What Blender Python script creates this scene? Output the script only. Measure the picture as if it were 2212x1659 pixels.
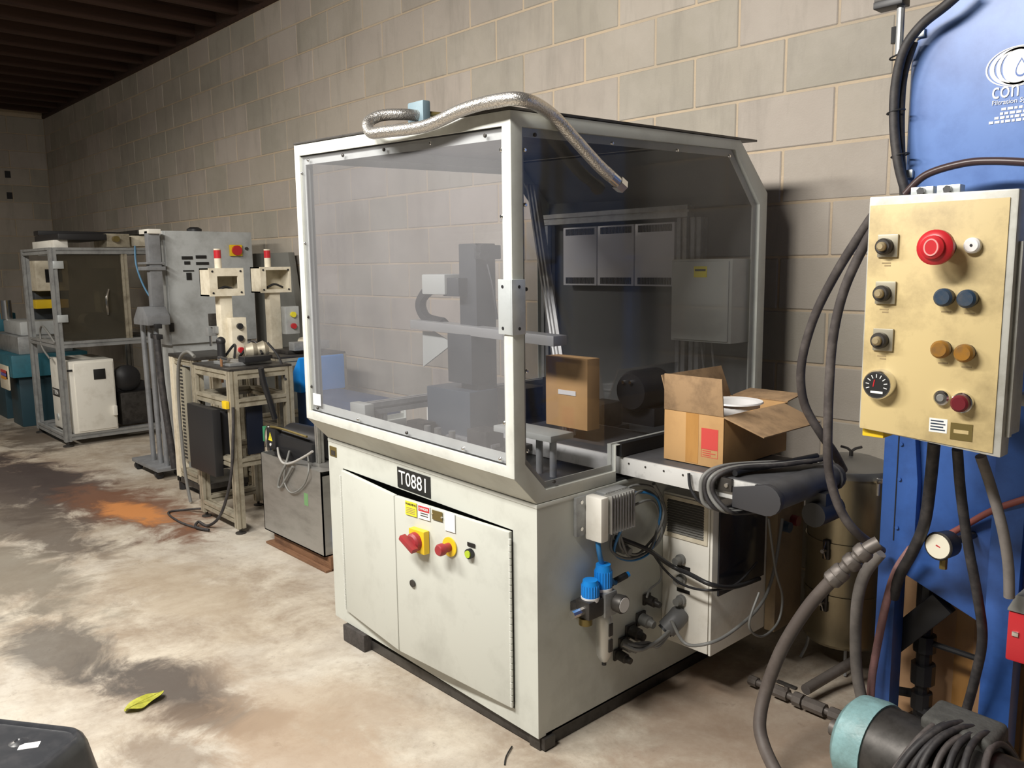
import bpy, bmesh, math, random
from mathutils import Vector as V, Matrix
random.seed(7)
for o in list(bpy.data.objects): bpy.data.objects.remove(o)
SC = bpy.context.scene
C = SC.collection
# ---------------------------------------------------------------- camera
# World: X runs along the block wall, Y towards it, floor at z = 0.
F_PX, IMW, IMH, EYE = 1800.0, 2212.0, 1659.0, 1.4024
RT = V((0.67875, 0.734274, -0.011824)); UP = V((-0.095296, 0.104031, 0.989998)); FW = V((-0.72816, 0.670835, -0.140585))
cam = bpy.data.cameras.new('camera'); co = bpy.data.objects.new('camera', cam); C.objects.link(co)
co.matrix_world = Matrix(((RT.x, UP.x, -FW.x, 0), (RT.y, UP.y, -FW.y, 0), (RT.z, UP.z, -FW.z, EYE), (0, 0, 0, 1)))
cam.sensor_width = 36.0; cam.lens = F_PX / IMW * 36.0; cam.clip_start = 0.05
SC.camera = co
# ---------------------------------------------------------------- light
w = bpy.data.worlds.new('world'); SC.world = w; w.use_nodes = True
w.node_tree.nodes['Background'].inputs[0].default_value = (0.9, 0.95, 1.0, 1)
w.node_tree.nodes['Background'].inputs[1].default_value = 0.06
def area(name, loc, sx, sy, power, col=(1.0, 0.95, 0.87), rot=(0, 0, 0), spread=3.14159):
    l = bpy.data.lights.new(name, 'AREA'); l.shape = 'RECTANGLE'; l.size = sx; l.size_y = sy
    l.energy = power; l.color = col; l.spread = spread
    o = bpy.data.objects.new(name, l); C.objects.link(o); o.location = loc; o.rotation_euler = rot
    return o
# fluorescent strips hanging under the joists, outside the frame
area('strip_light_near', (-1.6, -0.3, 3.0), 1.3, 0.3, 122, (1.0, 0.96, 0.90), (0.70, 0, 0))
area('strip_light_mid', (-3.4, -0.3, 2.9), 1.3, 0.3, 90, (1.0, 0.96, 0.89), (0.30, 0, 0))
area('strip_light_far', (-6.6, 0.0, 2.8), 1.3, 0.3, 60, (1.0, 0.93, 0.83), (0.0, 0, 0))
vs = SC.view_settings
vs.view_transform = 'Standard'; vs.look = 'None'; vs.gamma = 1.0; vs.use_curve_mapping = False; vs.exposure = 0.10

# ---------------------------------------------------------------- layout helper: a pixel of the frame seen on a known plane
def ray(px, py): return RT * ((px - IMW / 2) / F_PX) + UP * ((IMH / 2 - py) / F_PX) + FW
def at(px, py, Y=None, X=None, Z=None):
    q = ray(px, py); o = V((0, 0, EYE))
    if Y is not None: return o + q * (Y / q.y)
    if X is not None: return o + q * (X / q.x)
    return o + q * ((Z - EYE) / q.z)
def on(px, py, p, n):
    q = ray(px, py); o = V((0, 0, EYE)); return o + q * ((p - o).dot(n) / q.dot(n))

# ---------------------------------------------------------------- materials
MATS = {}
def mat(name, col, rough=0.5, metal=0.0, dirt=None, amt=0.5, scale=6.0, bump=0.0, bscale=60.0, lo=0.45, hi=0.7, stretch=None, spec=0.5, emit=None):
    if name in MATS: return MATS[name]
    m = bpy.data.materials.new(name); m.use_nodes = True; nt = m.node_tree; N = nt.nodes; L = nt.links
    b = N['Principled BSDF']; b.inputs['Roughness'].default_value = rough; b.inputs['Metallic'].default_value = metal
    b.inputs['Base Color'].default_value = (*col, 1); b.inputs['Specular IOR Level'].default_value = spec
    tc = N.new('ShaderNodeTexCoord'); src = tc.outputs['Object']
    if stretch:
        mp = N.new('ShaderNodeMapping'); mp.inputs['Scale'].default_value = stretch; L.new(src, mp.inputs[0]); src = mp.outputs[0]
    if dirt:
        nz = N.new('ShaderNodeTexNoise'); nz.inputs['Scale'].default_value = scale; nz.inputs['Detail'].default_value = 7; nz.inputs['Roughness'].default_value = 0.65
        L.new(src, nz.inputs['Vector'])
        r = N.new('ShaderNodeMapRange'); r.inputs[1].default_value = lo; r.inputs[2].default_value = hi; r.inputs[3].default_value = 0; r.inputs[4].default_value = amt
        L.new(nz.outputs[0], r.inputs[0])
        mx = N.new('ShaderNodeMix'); mx.data_type = 'RGBA'; mx.inputs[6].default_value = (*col, 1); mx.inputs[7].default_value = (*dirt, 1)
        L.new(r.outputs[0], mx.inputs[0]); L.new(mx.outputs[2], b.inputs['Base Color'])
    if bump:
        n2 = N.new('ShaderNodeTexNoise'); n2.inputs['Scale'].default_value = bscale; n2.inputs['Detail'].default_value = 5; L.new(src, n2.inputs['Vector'])
        bp = N.new('ShaderNodeBump'); bp.inputs['Strength'].default_value = bump; bp.inputs['Distance'].default_value = 0.01
        L.new(n2.outputs[0], bp.inputs['Height']); L.new(bp.outputs[0], b.inputs['Normal'])
    if emit:
        b.inputs['Emission Color'].default_value = (*emit[0], 1); b.inputs['Emission Strength'].default_value = emit[1]
    MATS[name] = m; return m
def pane_mat(name, tint, dust, fac, gloss=0.035):
    m = bpy.data.materials.new(name); m.use_nodes = True; nt = m.node_tree; N = nt.nodes; L = nt.links
    N.remove(N['Principled BSDF']); out = N['Material Output']
    t = N.new('ShaderNodeBsdfTransparent'); t.inputs[0].default_value = (*tint, 1)
    d = N.new('ShaderNodeBsdfDiffuse'); d.inputs[0].default_value = (*dust, 1)
    g = N.new('ShaderNodeBsdfGlossy'); g.inputs['Roughness'].default_value = 0.06; g.inputs[0].default_value = (1, 1, 1, 1)
    tc = N.new('ShaderNodeTexCoord'); nz = N.new('ShaderNodeTexNoise'); nz.inputs['Scale'].default_value = 3.0; nz.inputs['Detail'].default_value = 8
    L.new(tc.outputs['Object'], nz.inputs['Vector'])
    r = N.new('ShaderNodeMapRange'); r.inputs[1].default_value = 0.3; r.inputs[2].default_value = 0.7; r.inputs[3].default_value = fac * 0.8; r.inputs[4].default_value = fac * 1.2
    L.new(nz.outputs[0], r.inputs[0])
    a = N.new('ShaderNodeMixShader'); L.new(r.outputs[0], a.inputs[0]); L.new(t.outputs[0], a.inputs[1]); L.new(d.outputs[0], a.inputs[2])
    lw = N.new('ShaderNodeFresnel'); lw.inputs[0].default_value = 1.45
    ml = N.new('ShaderNodeMath'); ml.operation = 'MULTIPLY'; L.new(lw.outputs[0], ml.inputs[0])
    ge = N.new('ShaderNodeNewGeometry'); iv = N.new('ShaderNodeMath'); iv.operation = 'SUBTRACT'; iv.inputs[0].default_value = 1.0; L.new(ge.outputs['Backfacing'], iv.inputs[1]); L.new(iv.outputs[0], ml.inputs[1])
    b = N.new('ShaderNodeMixShader'); L.new(ml.outputs[0], b.inputs[0]); L.new(a.outputs[0], b.inputs[1]); L.new(g.outputs[0], b.inputs[2])
    L.new(b.outputs[0], out.inputs['Surface']); MATS[name] = m; return m

GREY = mat('machine_paint', (0.56, 0.575, 0.525), 0.45, dirt=(0.25, 0.25, 0.22), amt=0.45, scale=5, lo=0.5, hi=0.8)
GREYL = mat('frame_paint', (0.63, 0.645, 0.60), 0.4, dirt=(0.36, 0.36, 0.33), amt=0.5, scale=9, lo=0.5, hi=0.75)
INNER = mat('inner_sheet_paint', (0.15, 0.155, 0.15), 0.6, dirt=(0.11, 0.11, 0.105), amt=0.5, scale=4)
BLACK = mat('black_plastic', (0.018, 0.018, 0.02), 0.45)
RUBBER = mat('black_rubber', (0.03, 0.028, 0.03), 0.6, dirt=(0.09, 0.08, 0.075), amt=0.7, scale=25)
HOSE = mat('dusty_rubber_hose', (0.07, 0.06, 0.058), 0.6, dirt=(0.16, 0.14, 0.13), amt=0.8, scale=18)
GHOSE = mat('grey_worn_hose', (0.20, 0.18, 0.165), 0.65, dirt=(0.10, 0.09, 0.085), amt=0.8, scale=14)
PINK = mat('pink_rubber_hose', (0.42, 0.22, 0.21), 0.6, dirt=(0.22, 0.14, 0.13), amt=0.7, scale=20)
ALU = mat('aluminium', (0.62, 0.62, 0.60), 0.38, 0.85, dirt=(0.30, 0.29, 0.26), amt=0.6, scale=12)
ALUD = mat('dirty_aluminium', (0.44, 0.40, 0.31), 0.5, 0.35, dirt=(0.20, 0.17, 0.12), amt=0.8, scale=14)
ALUG = mat('grey_aluminium', (0.36, 0.37, 0.37), 0.45, 0.4, dirt=(0.18, 0.18, 0.18), amt=0.7, scale=12)
STEEL = mat('stainless_sheet', (0.42, 0.415, 0.40), 0.42, 0.75, dirt=(0.22, 0.215, 0.20), amt=0.6, scale=5, stretch=(1, 1, 3))
GALV = mat('galvanised_plate', (0.62, 0.66, 0.67), 0.4, 0.5, dirt=(0.45, 0.48, 0.48), amt=0.6, scale=15)
CHROME = mat('bright_metal', (0.75, 0.74, 0.72), 0.2, 1.0)
DSTEEL = mat('dark_oily_steel', (0.07, 0.065, 0.06), 0.45, 0.5, dirt=(0.025, 0.022, 0.02), amt=0.8, scale=20)
CREAM = mat('cream_enamel', (0.76, 0.70, 0.56), 0.5, dirt=(0.45, 0.38, 0.26), amt=0.6, scale=14)
WHITEP = mat('white_enamel', (0.80, 0.78, 0.71), 0.45, dirt=(0.50, 0.46, 0.38), amt=0.5, scale=8, lo=0.52, hi=0.75)
LGREY = mat('light_grey_enamel', (0.47, 0.49, 0.49), 0.5, dirt=(0.22, 0.22, 0.21), amt=0.6, scale=5)
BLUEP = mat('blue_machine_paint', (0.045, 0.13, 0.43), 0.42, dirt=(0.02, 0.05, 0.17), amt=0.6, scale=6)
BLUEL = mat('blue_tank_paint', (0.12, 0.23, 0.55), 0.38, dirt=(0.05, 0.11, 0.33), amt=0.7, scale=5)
BEIGE = mat('beige_panel_paint', (0.60, 0.475, 0.235), 0.5, dirt=(0.27, 0.20, 0.10), amt=0.8, scale=7, lo=0.48, hi=0.75)
CARD = mat('cardboard', (0.55, 0.33, 0.14), 0.85, dirt=(0.42, 0.24, 0.10), amt=0.6, scale=7)
CARDI = mat('cardboard_inside', (0.40, 0.26, 0.14), 0.85, dirt=(0.24, 0.155, 0.085), amt=0.9, scale=14, lo=0.42, hi=0.62)
TAPE = mat('brown_tape', (0.50, 0.26, 0.08), 0.35, dirt=(0.40, 0.20, 0.06), amt=0.7, scale=30, stretch=(1, 1, .2))
REDP = mat('red_plastic', (0.52, 0.022, 0.03), 0.35)
DRED = mat('dusty_red_plastic', (0.33, 0.028, 0.035), 0.45, dirt=(0.22, 0.05, 0.05), amt=0.7, scale=40)
REDL = mat('red_print', (0.62, 0.07, 0.06), 0.6)
YEL = mat('yellow_plastic', (0.80, 0.55, 0.02), 0.4)
YELL = mat('yellow_label', (0.85, 0.74, 0.04), 0.5)
WLAB = mat('white_label', (0.80, 0.79, 0.78), 0.5)
BLKL = mat('black_label', (0.012, 0.012, 0.012), 0.5)
WTXT = mat('white_print', (0.85, 0.85, 0.83), 0.5)
BTXT = mat('black_print', (0.03, 0.03, 0.03), 0.6)
GTXT = mat('faded_brown_print', (0.32, 0.24, 0.12), 0.6)
BRASS = mat('engraved_brass', (0.22, 0.17, 0.06), 0.4, 0.6)
BLUEB = mat('bright_blue_plastic', (0.01, 0.24, 0.72), 0.35)
BLUET = mat('blue_air_tube', (0.03, 0.18, 0.42), 0.35)
GREEN = mat('green_cap', (0.42, 0.55, 0.03), 0.4)
DKBLUE = mat('dark_blue_cap', (0.022, 0.045, 0.08), 0.4, dirt=(0.08, 0.08, 0.08), amt=0.6, scale=40)
AMBER = mat('amber_cap', (0.30, 0.14, 0.02), 0.35, dirt=(0.13, 0.085, 0.045), amt=0.8, scale=30)
MAROON = mat('maroon_cap', (0.14, 0.015, 0.022), 0.3)
TEAL = mat('teal_cast_paint', (0.26, 0.45, 0.47), 0.45, dirt=(0.13, 0.20, 0.19), amt=0.7, scale=10, bump=0.2)
GREYC = mat('grey_cable', (0.20, 0.20, 0.19), 0.5)
WOOD = mat('rough_timber', (0.20, 0.10, 0.05), 0.8, dirt=(0.08, 0.035, 0.018), amt=0.8, scale=9, stretch=(1, 6, 6), bump=0.3)
CLEAR = mat('milky_bowl', (0.55, 0.55, 0.52), 0.2)
PANE = pane_mat('smoky_pane', (0.885, 0.885, 0.895), (0.42, 0.42, 0.42), 0.03)
PANEF = pane_mat('dusty_smoky_pane', (0.90, 0.905, 0.925), (0.60, 0.60, 0.62), 0.095)
PANED = pane_mat('brown_tinted_pane', (0.42, 0.38, 0.30), (0.25, 0.23, 0.18), 0.18)

# ---------------------------------------------------------------- mesh helpers
ORG = {}
class MB:
    def __init__(s, T=None): s.v = []; s.f = []; s.T = T
    def add(s, vs, fs):
        o = len(s.v); s.v += [V(p) for p in vs]; s.f += [[i + o for i in f] for f in fs]; return s
    def box(s, x0, x1, y0, y1, z0, z1):
        return s.add([(x0, y0, z0), (x1, y0, z0), (x1, y1, z0), (x0, y1, z0), (x0, y0, z1), (x1, y0, z1), (x1, y1, z1), (x0, y1, z1)],
                     [(0, 3, 2, 1), (4, 5, 6, 7), (0, 1, 5, 4), (1, 2, 6, 5), (2, 3, 7, 6), (3, 0, 4, 7)])
    def obox(s, c, ax, ay, az):           # centre and three half-axis vectors
        c, ax, ay, az = V(c), V(ax), V(ay), V(az)
        vs = [c + ax * i + ay * j + az * k for k in (-1, 1) for (i, j) in ((-1, -1), (1, -1), (1, 1), (-1, 1))]
        return s.add(vs, [(0, 3, 2, 1), (4, 5, 6, 7), (0, 1, 5, 4), (1, 2, 6, 5), (2, 3, 7, 6), (3, 0, 4, 7)])
    def prism(s, pts, ext):
        pts = [V(p) for p in pts]; e = V(ext); n = len(pts)
        return s.add(pts + [p + e for p in pts], [list(range(n))[::-1], list(range(n, 2 * n))] + [(i, (i + 1) % n, n + (i + 1) % n, n + i) for i in range(n)])
    def ring(s, a, b, ext):               # frame between two matching polygons, extruded
        a = [V(p) for p in a]; b = [V(p) for p in b]; e = V(ext); n = len(a)
        vs = a + b + [p + e for p in a] + [p + e for p in b]; fs = []
        for i in range(n):
            j = (i + 1) % n
            fs += [(i, j, n + j, n + i), (2 * n + i, 3 * n + i, 3 * n + j, 2 * n + j), (i, 2 * n + i, 2 * n + j, j), (n + i, n + j, 3 * n + j, 3 * n + i)]
        return s.add(vs, fs)
    def cyl(s, p0, p1, r0, r1=None, n=16, cap=True):
        return s.lathe(p0, V(p1) - V(p0), [(0, r0), (1, r0 if r1 is None else r1)], n, cap)
    def lathe(s, p0, ax, prof, n=18, cap=True):
        p0 = V(p0); ax = V(ax); d = ax.normalized(); t = d.orthogonal().normalized(); q = d.cross(t)
        vs = []; fs = []
        for (h, r) in prof:
            for i in range(n):
                a = 2 * math.pi * i / n; vs.append(p0 + ax * h + (t * math.cos(a) + q * math.sin(a)) * r)
        for k in range(len(prof) - 1):
            for i in range(n):
                j = (i + 1) % n; fs.append((k * n + i, k * n + j, (k + 1) * n + j, (k + 1) * n + i))
        if cap: fs.append(list(range(n))[::-1]); fs.append([(len(prof) - 1) * n + i for i in range(n)])
        return s.add(vs, fs)
    def tube(s, pts, r, n=8, sub=5, cap=True, closed=False):
        P = [V(p) for p in pts]
        if sub > 1 and len(P) > 2:
            Q = []; m = len(P); rng = range(m) if closed else range(m - 1)
            for i in rng:
                if closed: a, b, c_, d = P[i - 1], P[i], P[(i + 1) % m], P[(i + 2) % m]
                else: a, b, c_, d = P[max(i - 1, 0)], P[i], P[i + 1], P[min(i + 2, m - 1)]
                for k in range(sub):
                    t = k / sub
                    Q.append(0.5 * ((2 * b) + (c_ - a) * t + (2 * a - 5 * b + 4 * c_ - d) * t * t + (3 * b - a - 3 * c_ + d) * t ** 3))
            if not closed: Q.append(P[-1])
            P = Q
        m = len(P); vs = []; fs = []; t0 = None
        for i in range(m):
            d = (P[(i + 1) % m] - P[i - 1]) if closed else (P[min(i + 1, m - 1)] - P[max(i - 1, 0)])
            d.normalize()
            if t0 is None: t0 = d.orthogonal().normalized()
            t0 = (t0 - d * t0.dot(d)).normalized(); q = d.cross(t0)
            rr = r(i / (m - 1)) if callable(r) else r
            for k in range(n):
                a = 2 * math.pi * k / n; vs.append(P[i] + (t0 * math.cos(a) + q * math.sin(a)) * rr)
        for i in range(m if closed else m - 1):
            i2 = (i + 1) % m
            for k in range(n):
                j = (k + 1) % n; fs.append((i * n + k, i * n + j, i2 * n + j, i2 * n + k))
        if cap and not closed: fs.append(list(range(n))[::-1]); fs.append([(m - 1) * n + k for k in range(n)])
        return s.add(vs, fs)
    def ball(s, c, r, n=14, m=8, sx=1, sy=1, sz=1):
        c = V(c); vs = []; fs = []
        for i in range(m + 1):
            a = math.pi * i / m
            for k in range(n):
                b = 2 * math.pi * k / n; vs.append(c + V((math.sin(a) * math.cos(b) * sx, math.sin(a) * math.sin(b) * sy, math.cos(a) * sz)) * r)
        for i in range(m):
            for k in range(n):
                j = (k + 1) % n; fs.append((i * n + k, i * n + j, (i + 1) * n + j, (i + 1) * n + k))
        return s.add(vs, fs)
    def extr(s, p0, p1, w=0.04, g=0.008):  # slotted aluminium profile between two points
        p0, p1 = V(p0), V(p1); d = (p1 - p0).normalized()
        t = V((1, 0, 0)) if abs(d.x) < 0.7 else V((0, 1, 0)); t = (t - d * t.dot(d)).normalized(); q = d.cross(t); h = w / 2; k = w * 0.11
        pr = []
        for (a, b) in ((t, q), (q, -t), (-t, -q), (-q, t)):
            pr += [a * h - b * h, a * h - b * k, a * (h - g) - b * k, a * (h - g) + b * k, a * h + b * k]
        return s.prism([p0 + c for c in pr], p1 - p0)
    def build(s, name, m, parent=None, bevel=0, smooth=35, seg=2):
        vs = [s.T(p) for p in s.v] if s.T else s.v
        if parent is None:
            lo = [min(p[i] for p in vs) for i in range(3)]; hi = [max(p[i] for p in vs) for i in range(3)]
            org = V(((lo[0] + hi[0]) / 2, (lo[1] + hi[1]) / 2, lo[2]))
        else: org = ORG[parent.name]
        me = bpy.data.meshes.new(name); me.from_pydata([V(p) - org for p in vs], [], s.f)
        bm = bmesh.new(); bm.from_mesh(me); bmesh.ops.remove_doubles(bm, verts=bm.verts, dist=1e-6); bmesh.ops.recalc_face_normals(bm, faces=bm.faces)
        if bevel:
            es = [e for e in bm.edges if len(e.link_faces) == 2 and e.calc_face_angle(0) > 0.6]
            bmesh.ops.bevel(bm, geom=es, offset=bevel, segments=seg, affect='EDGES', profile=0.6, clamp_overlap=True)
        bm.to_mesh(me); bm.free()
        if smooth:
            me.polygons.foreach_set('use_smooth', [True] * len(me.polygons)); me.set_sharp_from_angle(angle=math.radians(smooth))
        me.materials.append(m)
        o = bpy.data.objects.new(name, me); C.objects.link(o)
        if parent is None: o.location = org
        else: o.parent = parent
        ORG[o.name] = org
        return o
def tag(o, label=None, cat=None, group=None, kind=None):
    if label: o['label'] = label
    if cat: o['category'] = cat
    if group: o['group'] = group
    if kind: o['kind'] = kind
    return o
def thing(name, label, cat, loc, group=None):
    o = bpy.data.objects.new(name, None); C.objects.link(o); o.location = loc; o.empty_display_size = 0.1
    ORG[o.name] = V(loc); return tag(o, label, cat, group)
def text(name, s, size, loc, ux, uy, m, parent, ext=0.0004, align='CENTER', sx=1.0):
    c = bpy.data.curves.new('t', 'FONT'); c.body = s; c.size = size; c.align_x = align; c.align_y = 'CENTER'; c.extrude = ext; c.resolution_u = 3
    o = bpy.data.objects.new('t', c); C.objects.link(o); bpy.context.view_layer.update()
    me = bpy.data.meshes.new_from_object(o.evaluated_get(bpy.context.evaluated_depsgraph_get()))
    bpy.data.objects.remove(o); bpy.data.curves.remove(c)
    ux, uy = V(ux).normalized(), V(uy).normalized(); n = ux.cross(uy); org = ORG[parent.name]; loc = V(loc)
    for v_ in me.vertices: v_.co = loc + ux * v_.co.x * sx + uy * v_.co.y + n * (v_.co.z + ext) - org
    me.materials.clear(); me.materials.append(m); me.name = name
    r = bpy.data.objects.new(name, me); C.objects.link(r); r.parent = parent; ORG[r.name] = org; return r
def box(name, b, m, parent=None, bevel=0.003, T=None): return MB(T).box(*b).build(name, m, parent, bevel)
EX, EY, EZ = V((1, 0, 0)), V((0, 1, 0)), V((0, 0, 1))
# ================================================================ the room
WALL_Y, END_X, CEIL = 2.974, -11.65, 3.28
# ---- concrete floor with stains of its own
def floor_material():
    m = bpy.data.materials.new('stained_concrete'); m.use_nodes = True; nt = m.node_tree; N = nt.nodes; L = nt.links
    b = N['Principled BSDF']; tc = N.new('ShaderNodeTexCoord')
    def noise(scale, detail=8, rough=0.6, dist=0.0, vec=None):
        n = N.new('ShaderNodeTexNoise'); n.inputs['Scale'].default_value = scale; n.inputs['Detail'].default_value = detail
        n.inputs['Roughness'].default_value = rough; n.inputs['Distortion'].default_value = dist; L.new(vec or tc.outputs['Object'], n.inputs['Vector']); return n.outputs[0]
    def rng(x, lo, hi, a=0.0, c=1.0):
        r = N.new('ShaderNodeMapRange'); r.inputs[1].default_value = lo; r.inputs[2].default_value = hi; r.inputs[3].default_value = a; r.inputs[4].default_value = c; L.new(x, r.inputs[0]); return r.outputs[0]
    def mix(f, a, c):
        x = N.new('ShaderNodeMix'); x.data_type = 'RGBA'; L.new(f, x.inputs[0])
        for s_, v_ in ((6, a), (7, c)):
            if isinstance(v_, tuple): x.inputs[s_].default_value = (*v_, 1)
            else: L.new(v_, x.inputs[s_])
        return x.outputs[2]
    def mul(a, c):
        x = N.new('ShaderNodeMath'); x.operation = 'MULTIPLY'; L.new(a, x.inputs[0])
        if isinstance(c, float): x.inputs[1].default_value = c
        else: L.new(c, x.inputs[1])
        return x.outputs[0]
    big = noise(0.8, 7, 0.62, 0.35); mid = noise(3.6, 10, 0.74, 0.25); fine = noise(32, 8, 0.75)
    col = mix(rng(mid, 0.38, 0.62), (0.31, 0.25, 0.19), (0.53, 0.475, 0.39))
    col = mix(rng(big, 0.48, 0.66, 0, 0.75), col, (0.60, 0.57, 0.51))
    tan = noise(1.9, 10, 0.75, 0.35)
    col = mix(rng(tan, 0.50, 0.68, 0, 0.8), col, (0.29, 0.225, 0.16))
    col = mix(rng(fine, 0.52, 0.72, 0, 0.5), col, (0.27, 0.23, 0.19))
    spk = noise(9, 10, 0.8); col = mix(rng(spk, 0.60, 0.68, 0, 0.7), col, (0.15, 0.125, 0.105)); col = mix(rng(spk, 0.36, 0.28, 0, 0.55), col, (0.74, 0.71, 0.65))
    def patch(cx, cy, rx, ry, ang, colr, amt, soft=0.5, ns=3.4, wob=1.25):
        mp = N.new('ShaderNodeMapping'); mp.vector_type = 'TEXTURE'; mp.inputs['Location'].default_value = (cx, cy, 0); mp.inputs['Rotation'].default_value = (0, 0, ang); mp.inputs['Scale'].default_value = (rx, ry, 1)
        L.new(tc.outputs['Object'], mp.inputs[0])
        ln = N.new('ShaderNodeVectorMath'); ln.operation = 'LENGTH'; L.new(mp.outputs[0], ln.inputs[0])
        nz = noise(ns, 8, 0.7, 0.6); ad = N.new('ShaderNodeMath'); ad.operation = 'MULTIPLY_ADD'; L.new(nz, ad.inputs[0]); ad.inputs[1].default_value = wob * 2; ad.inputs[2].default_value = -wob
        sm = N.new('ShaderNodeMath'); sm.operation = 'ADD'; L.new(ln.outputs['Value'], sm.inputs[0]); L.new(ad.outputs[0], sm.inputs[1])
        return mul(rng(sm.outputs[0], 1.0, 1.0 - soft), amt), colr
    PT = [(-5.9, 1.42, 1.7, 0.42, 0.10, (0.16, 0.10, 0.07), 0.75), (-6.1, 1.40, 1.5, 0.30, 0.10, (0.045, 0.032, 0.03), 0.97), (-6.2, 1.15, 1.4, 0.28, 0.05, (0.065, 0.05, 0.045), 0.92), (-5.1, 1.58, 0.95, 0.30, 0.15, (0.17, 0.075, 0.04), 0.85),
          (-4.96, 1.58, 0.40, 0.15, 0.2, (0.60, 0.24, 0.07), 0.85), (-5.1, 1.08, 1.0, 0.28, 0.1, (0.10, 0.08, 0.065), 0.85),
          (-2.75, 0.93, 0.50, 0.20, 0.3, (0.20, 0.155, 0.12), 0.7), (-2.78, 0.94, 0.40, 0.15, 0.3, (0.075, 0.064, 0.058), 0.85), (-3.35, 0.76, 0.55, 0.18, 0.2, (0.095, 0.085, 0.075), 0.8), (-2.45, 0.98, 0.25, 0.10, 0.6, (0.13, 0.095, 0.07), 0.75),
          (-7.9, 1.75, 0.9, 0.35, 0.0, (0.10, 0.075, 0.055), 0.85), (-4.4, 0.80, 1.0, 0.26, 0.12, (0.19, 0.165, 0.13), 0.8),
          (-2.35, 0.78, 0.25, 0.1, 0.5, (0.16, 0.115, 0.08), 0.6), (-1.9, 1.1, 0.6, 0.25, 0.2, (0.36, 0.26, 0.18), 0.6), (-2.3, 1.25, 0.5, 0.2, 0.4, (0.34, 0.26, 0.19), 0.55), (-3.6, 1.3, 0.7, 0.25, 0.1, (0.36, 0.29, 0.21), 0.55),
          (-1.3, 2.1, 0.5, 0.5, 0.0, (0.30, 0.21, 0.15), 0.55)]
    for p_ in PT:
        f, cc = patch(*p_); col = mix(f, col, cc)
    L.new(col, b.inputs['Base Color'])
    L.new(rng(big, 0.3, 0.7, 0.62, 0.45), b.inputs['Roughness'])
    bp = N.new('ShaderNodeBump'); bp.inputs['Strength'].default_value = 0.25; bp.inputs['Distance'].default_value = 0.006; L.new(mid, bp.inputs['Height']); L.new(bp.outputs[0], b.inputs['Normal'])
    return m
fl = MB().box(END_X - 0.3, 3.0, -6.0, WALL_Y + 0.3, -0.15, 0.0).build('floor', floor_material(), smooth=0)
fl.location = (0, 0, 0)
for v_ in fl.data.vertices: v_.co += ORG['floor']
tag(fl, kind='structure', label='pale stained concrete floor with oil and rust patches')
# ---- block walls: mortar bed plus single blocks
def block_material(island):
    m = bpy.data.materials.new('concrete_block' + ('_far' if island else '')); m.use_nodes = True; nt = m.node_tree; N = nt.nodes; L = nt.links
    b = N['Principled BSDF']; b.inputs['Roughness'].default_value = 0.9; b.inputs['Specular IOR Level'].default_value = 0.2
    if island: rnd = N.new('ShaderNodeNewGeometry').outputs['Random Per Island']
    else: rnd = N.new('ShaderNodeObjectInfo').outputs['Random']
    cr = N.new('ShaderNodeValToRGB'); L.new(rnd, cr.inputs[0]); el = cr.color_ramp.elements; cr.color_ramp.interpolation = 'CONSTANT'
    el[0].position = 0; el[0].color = (0.44, 0.395, 0.335, 1); el[1].position = 0.16; el[1].color = (0.405, 0.37, 0.31, 1)
    for p_, c_ in ((0.32, (0.47, 0.42, 0.36)), (0.47, (0.385, 0.355, 0.30)), (0.6, (0.445, 0.395, 0.345)), (0.72, (0.425, 0.385, 0.325)), (0.84, (0.48, 0.425, 0.375)), (0.93, (0.40, 0.355, 0.305))):
        e = el.new(p_); e.color = (*c_, 1)
    geo = N.new('ShaderNodeNewGeometry')
    def noise(s, d, vec=None):
        n = N.new('ShaderNodeTexNoise'); n.inputs['Scale'].default_value = s; n.inputs['Detail'].default_value = d; n.inputs['Roughness'].default_value = 0.65; L.new(vec or geo.outputs['Position'], n.inputs['Vector']); return n.outputs[0]
    def rng(x, lo, hi, a, c):
        r = N.new('ShaderNodeMapRange'); r.inputs[1].default_value = lo; r.inputs[2].default_value = hi; r.inputs[3].default_value = a; r.inputs[4].default_value = c; L.new(x, r.inputs[0]); return r.outputs[0]
    def mix(f, a, c):
        x = N.new('ShaderNodeMix'); x.data_type = 'RGBA'; L.new(f, x.inputs[0]); L.new(a, x.inputs[6]); x.inputs[7].default_value = (*c, 1); return x.outputs[2]
    mp = N.new('ShaderNodeMapping'); mp.inputs['Scale'].default_value = (6, 6, 1.1); L.new(geo.outputs['Position'], mp.inputs[0])
    col = mix(rng(noise(2.6, 7), 0.45, 0.75, 0, 0.45), cr.outputs[0], (0.56, 0.51, 0.45))
    col = mix(rng(noise(1.5, 7, mp.outputs[0]), 0.52, 0.8, 0, 0.6), col, (0.27, 0.245, 0.21))
    col = mix(rng(noise(1.1, 5), 0.5, 0.75, 0, 0.5), col, (0.29, 0.27, 0.235))
    L.new(col, b.inputs['Base Color'])
    bp = N.new('ShaderNodeBump'); bp.inputs['Strength'].default_value = 0.35; bp.inputs['Distance'].default_value = 0.004; L.new(noise(140, 4), bp.inputs['Height']); L.new(bp.outputs[0], b.inputs['Normal'])
    return m
BLK, BLKF = block_material(False), block_material(True)
MORT = mat('tan_mortar', (0.56, 0.45, 0.32), 0.95, dirt=(0.42, 0.36, 0.28), amt=0.8, scale=2.5, bump=0.3, bscale=80)
BW, BH, JT = 0.4064, 0.2032, 0.009
X1 = 1.2
wall = MB().box(END_X - 0.2, X1, WALL_Y + 0.004, WALL_Y + 0.2, 0.0, CEIL + 0.2).build('wall_back', MORT, smooth=0)
tag(wall, kind='structure', label='grey concrete block wall with tan mortar behind the machines')
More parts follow.
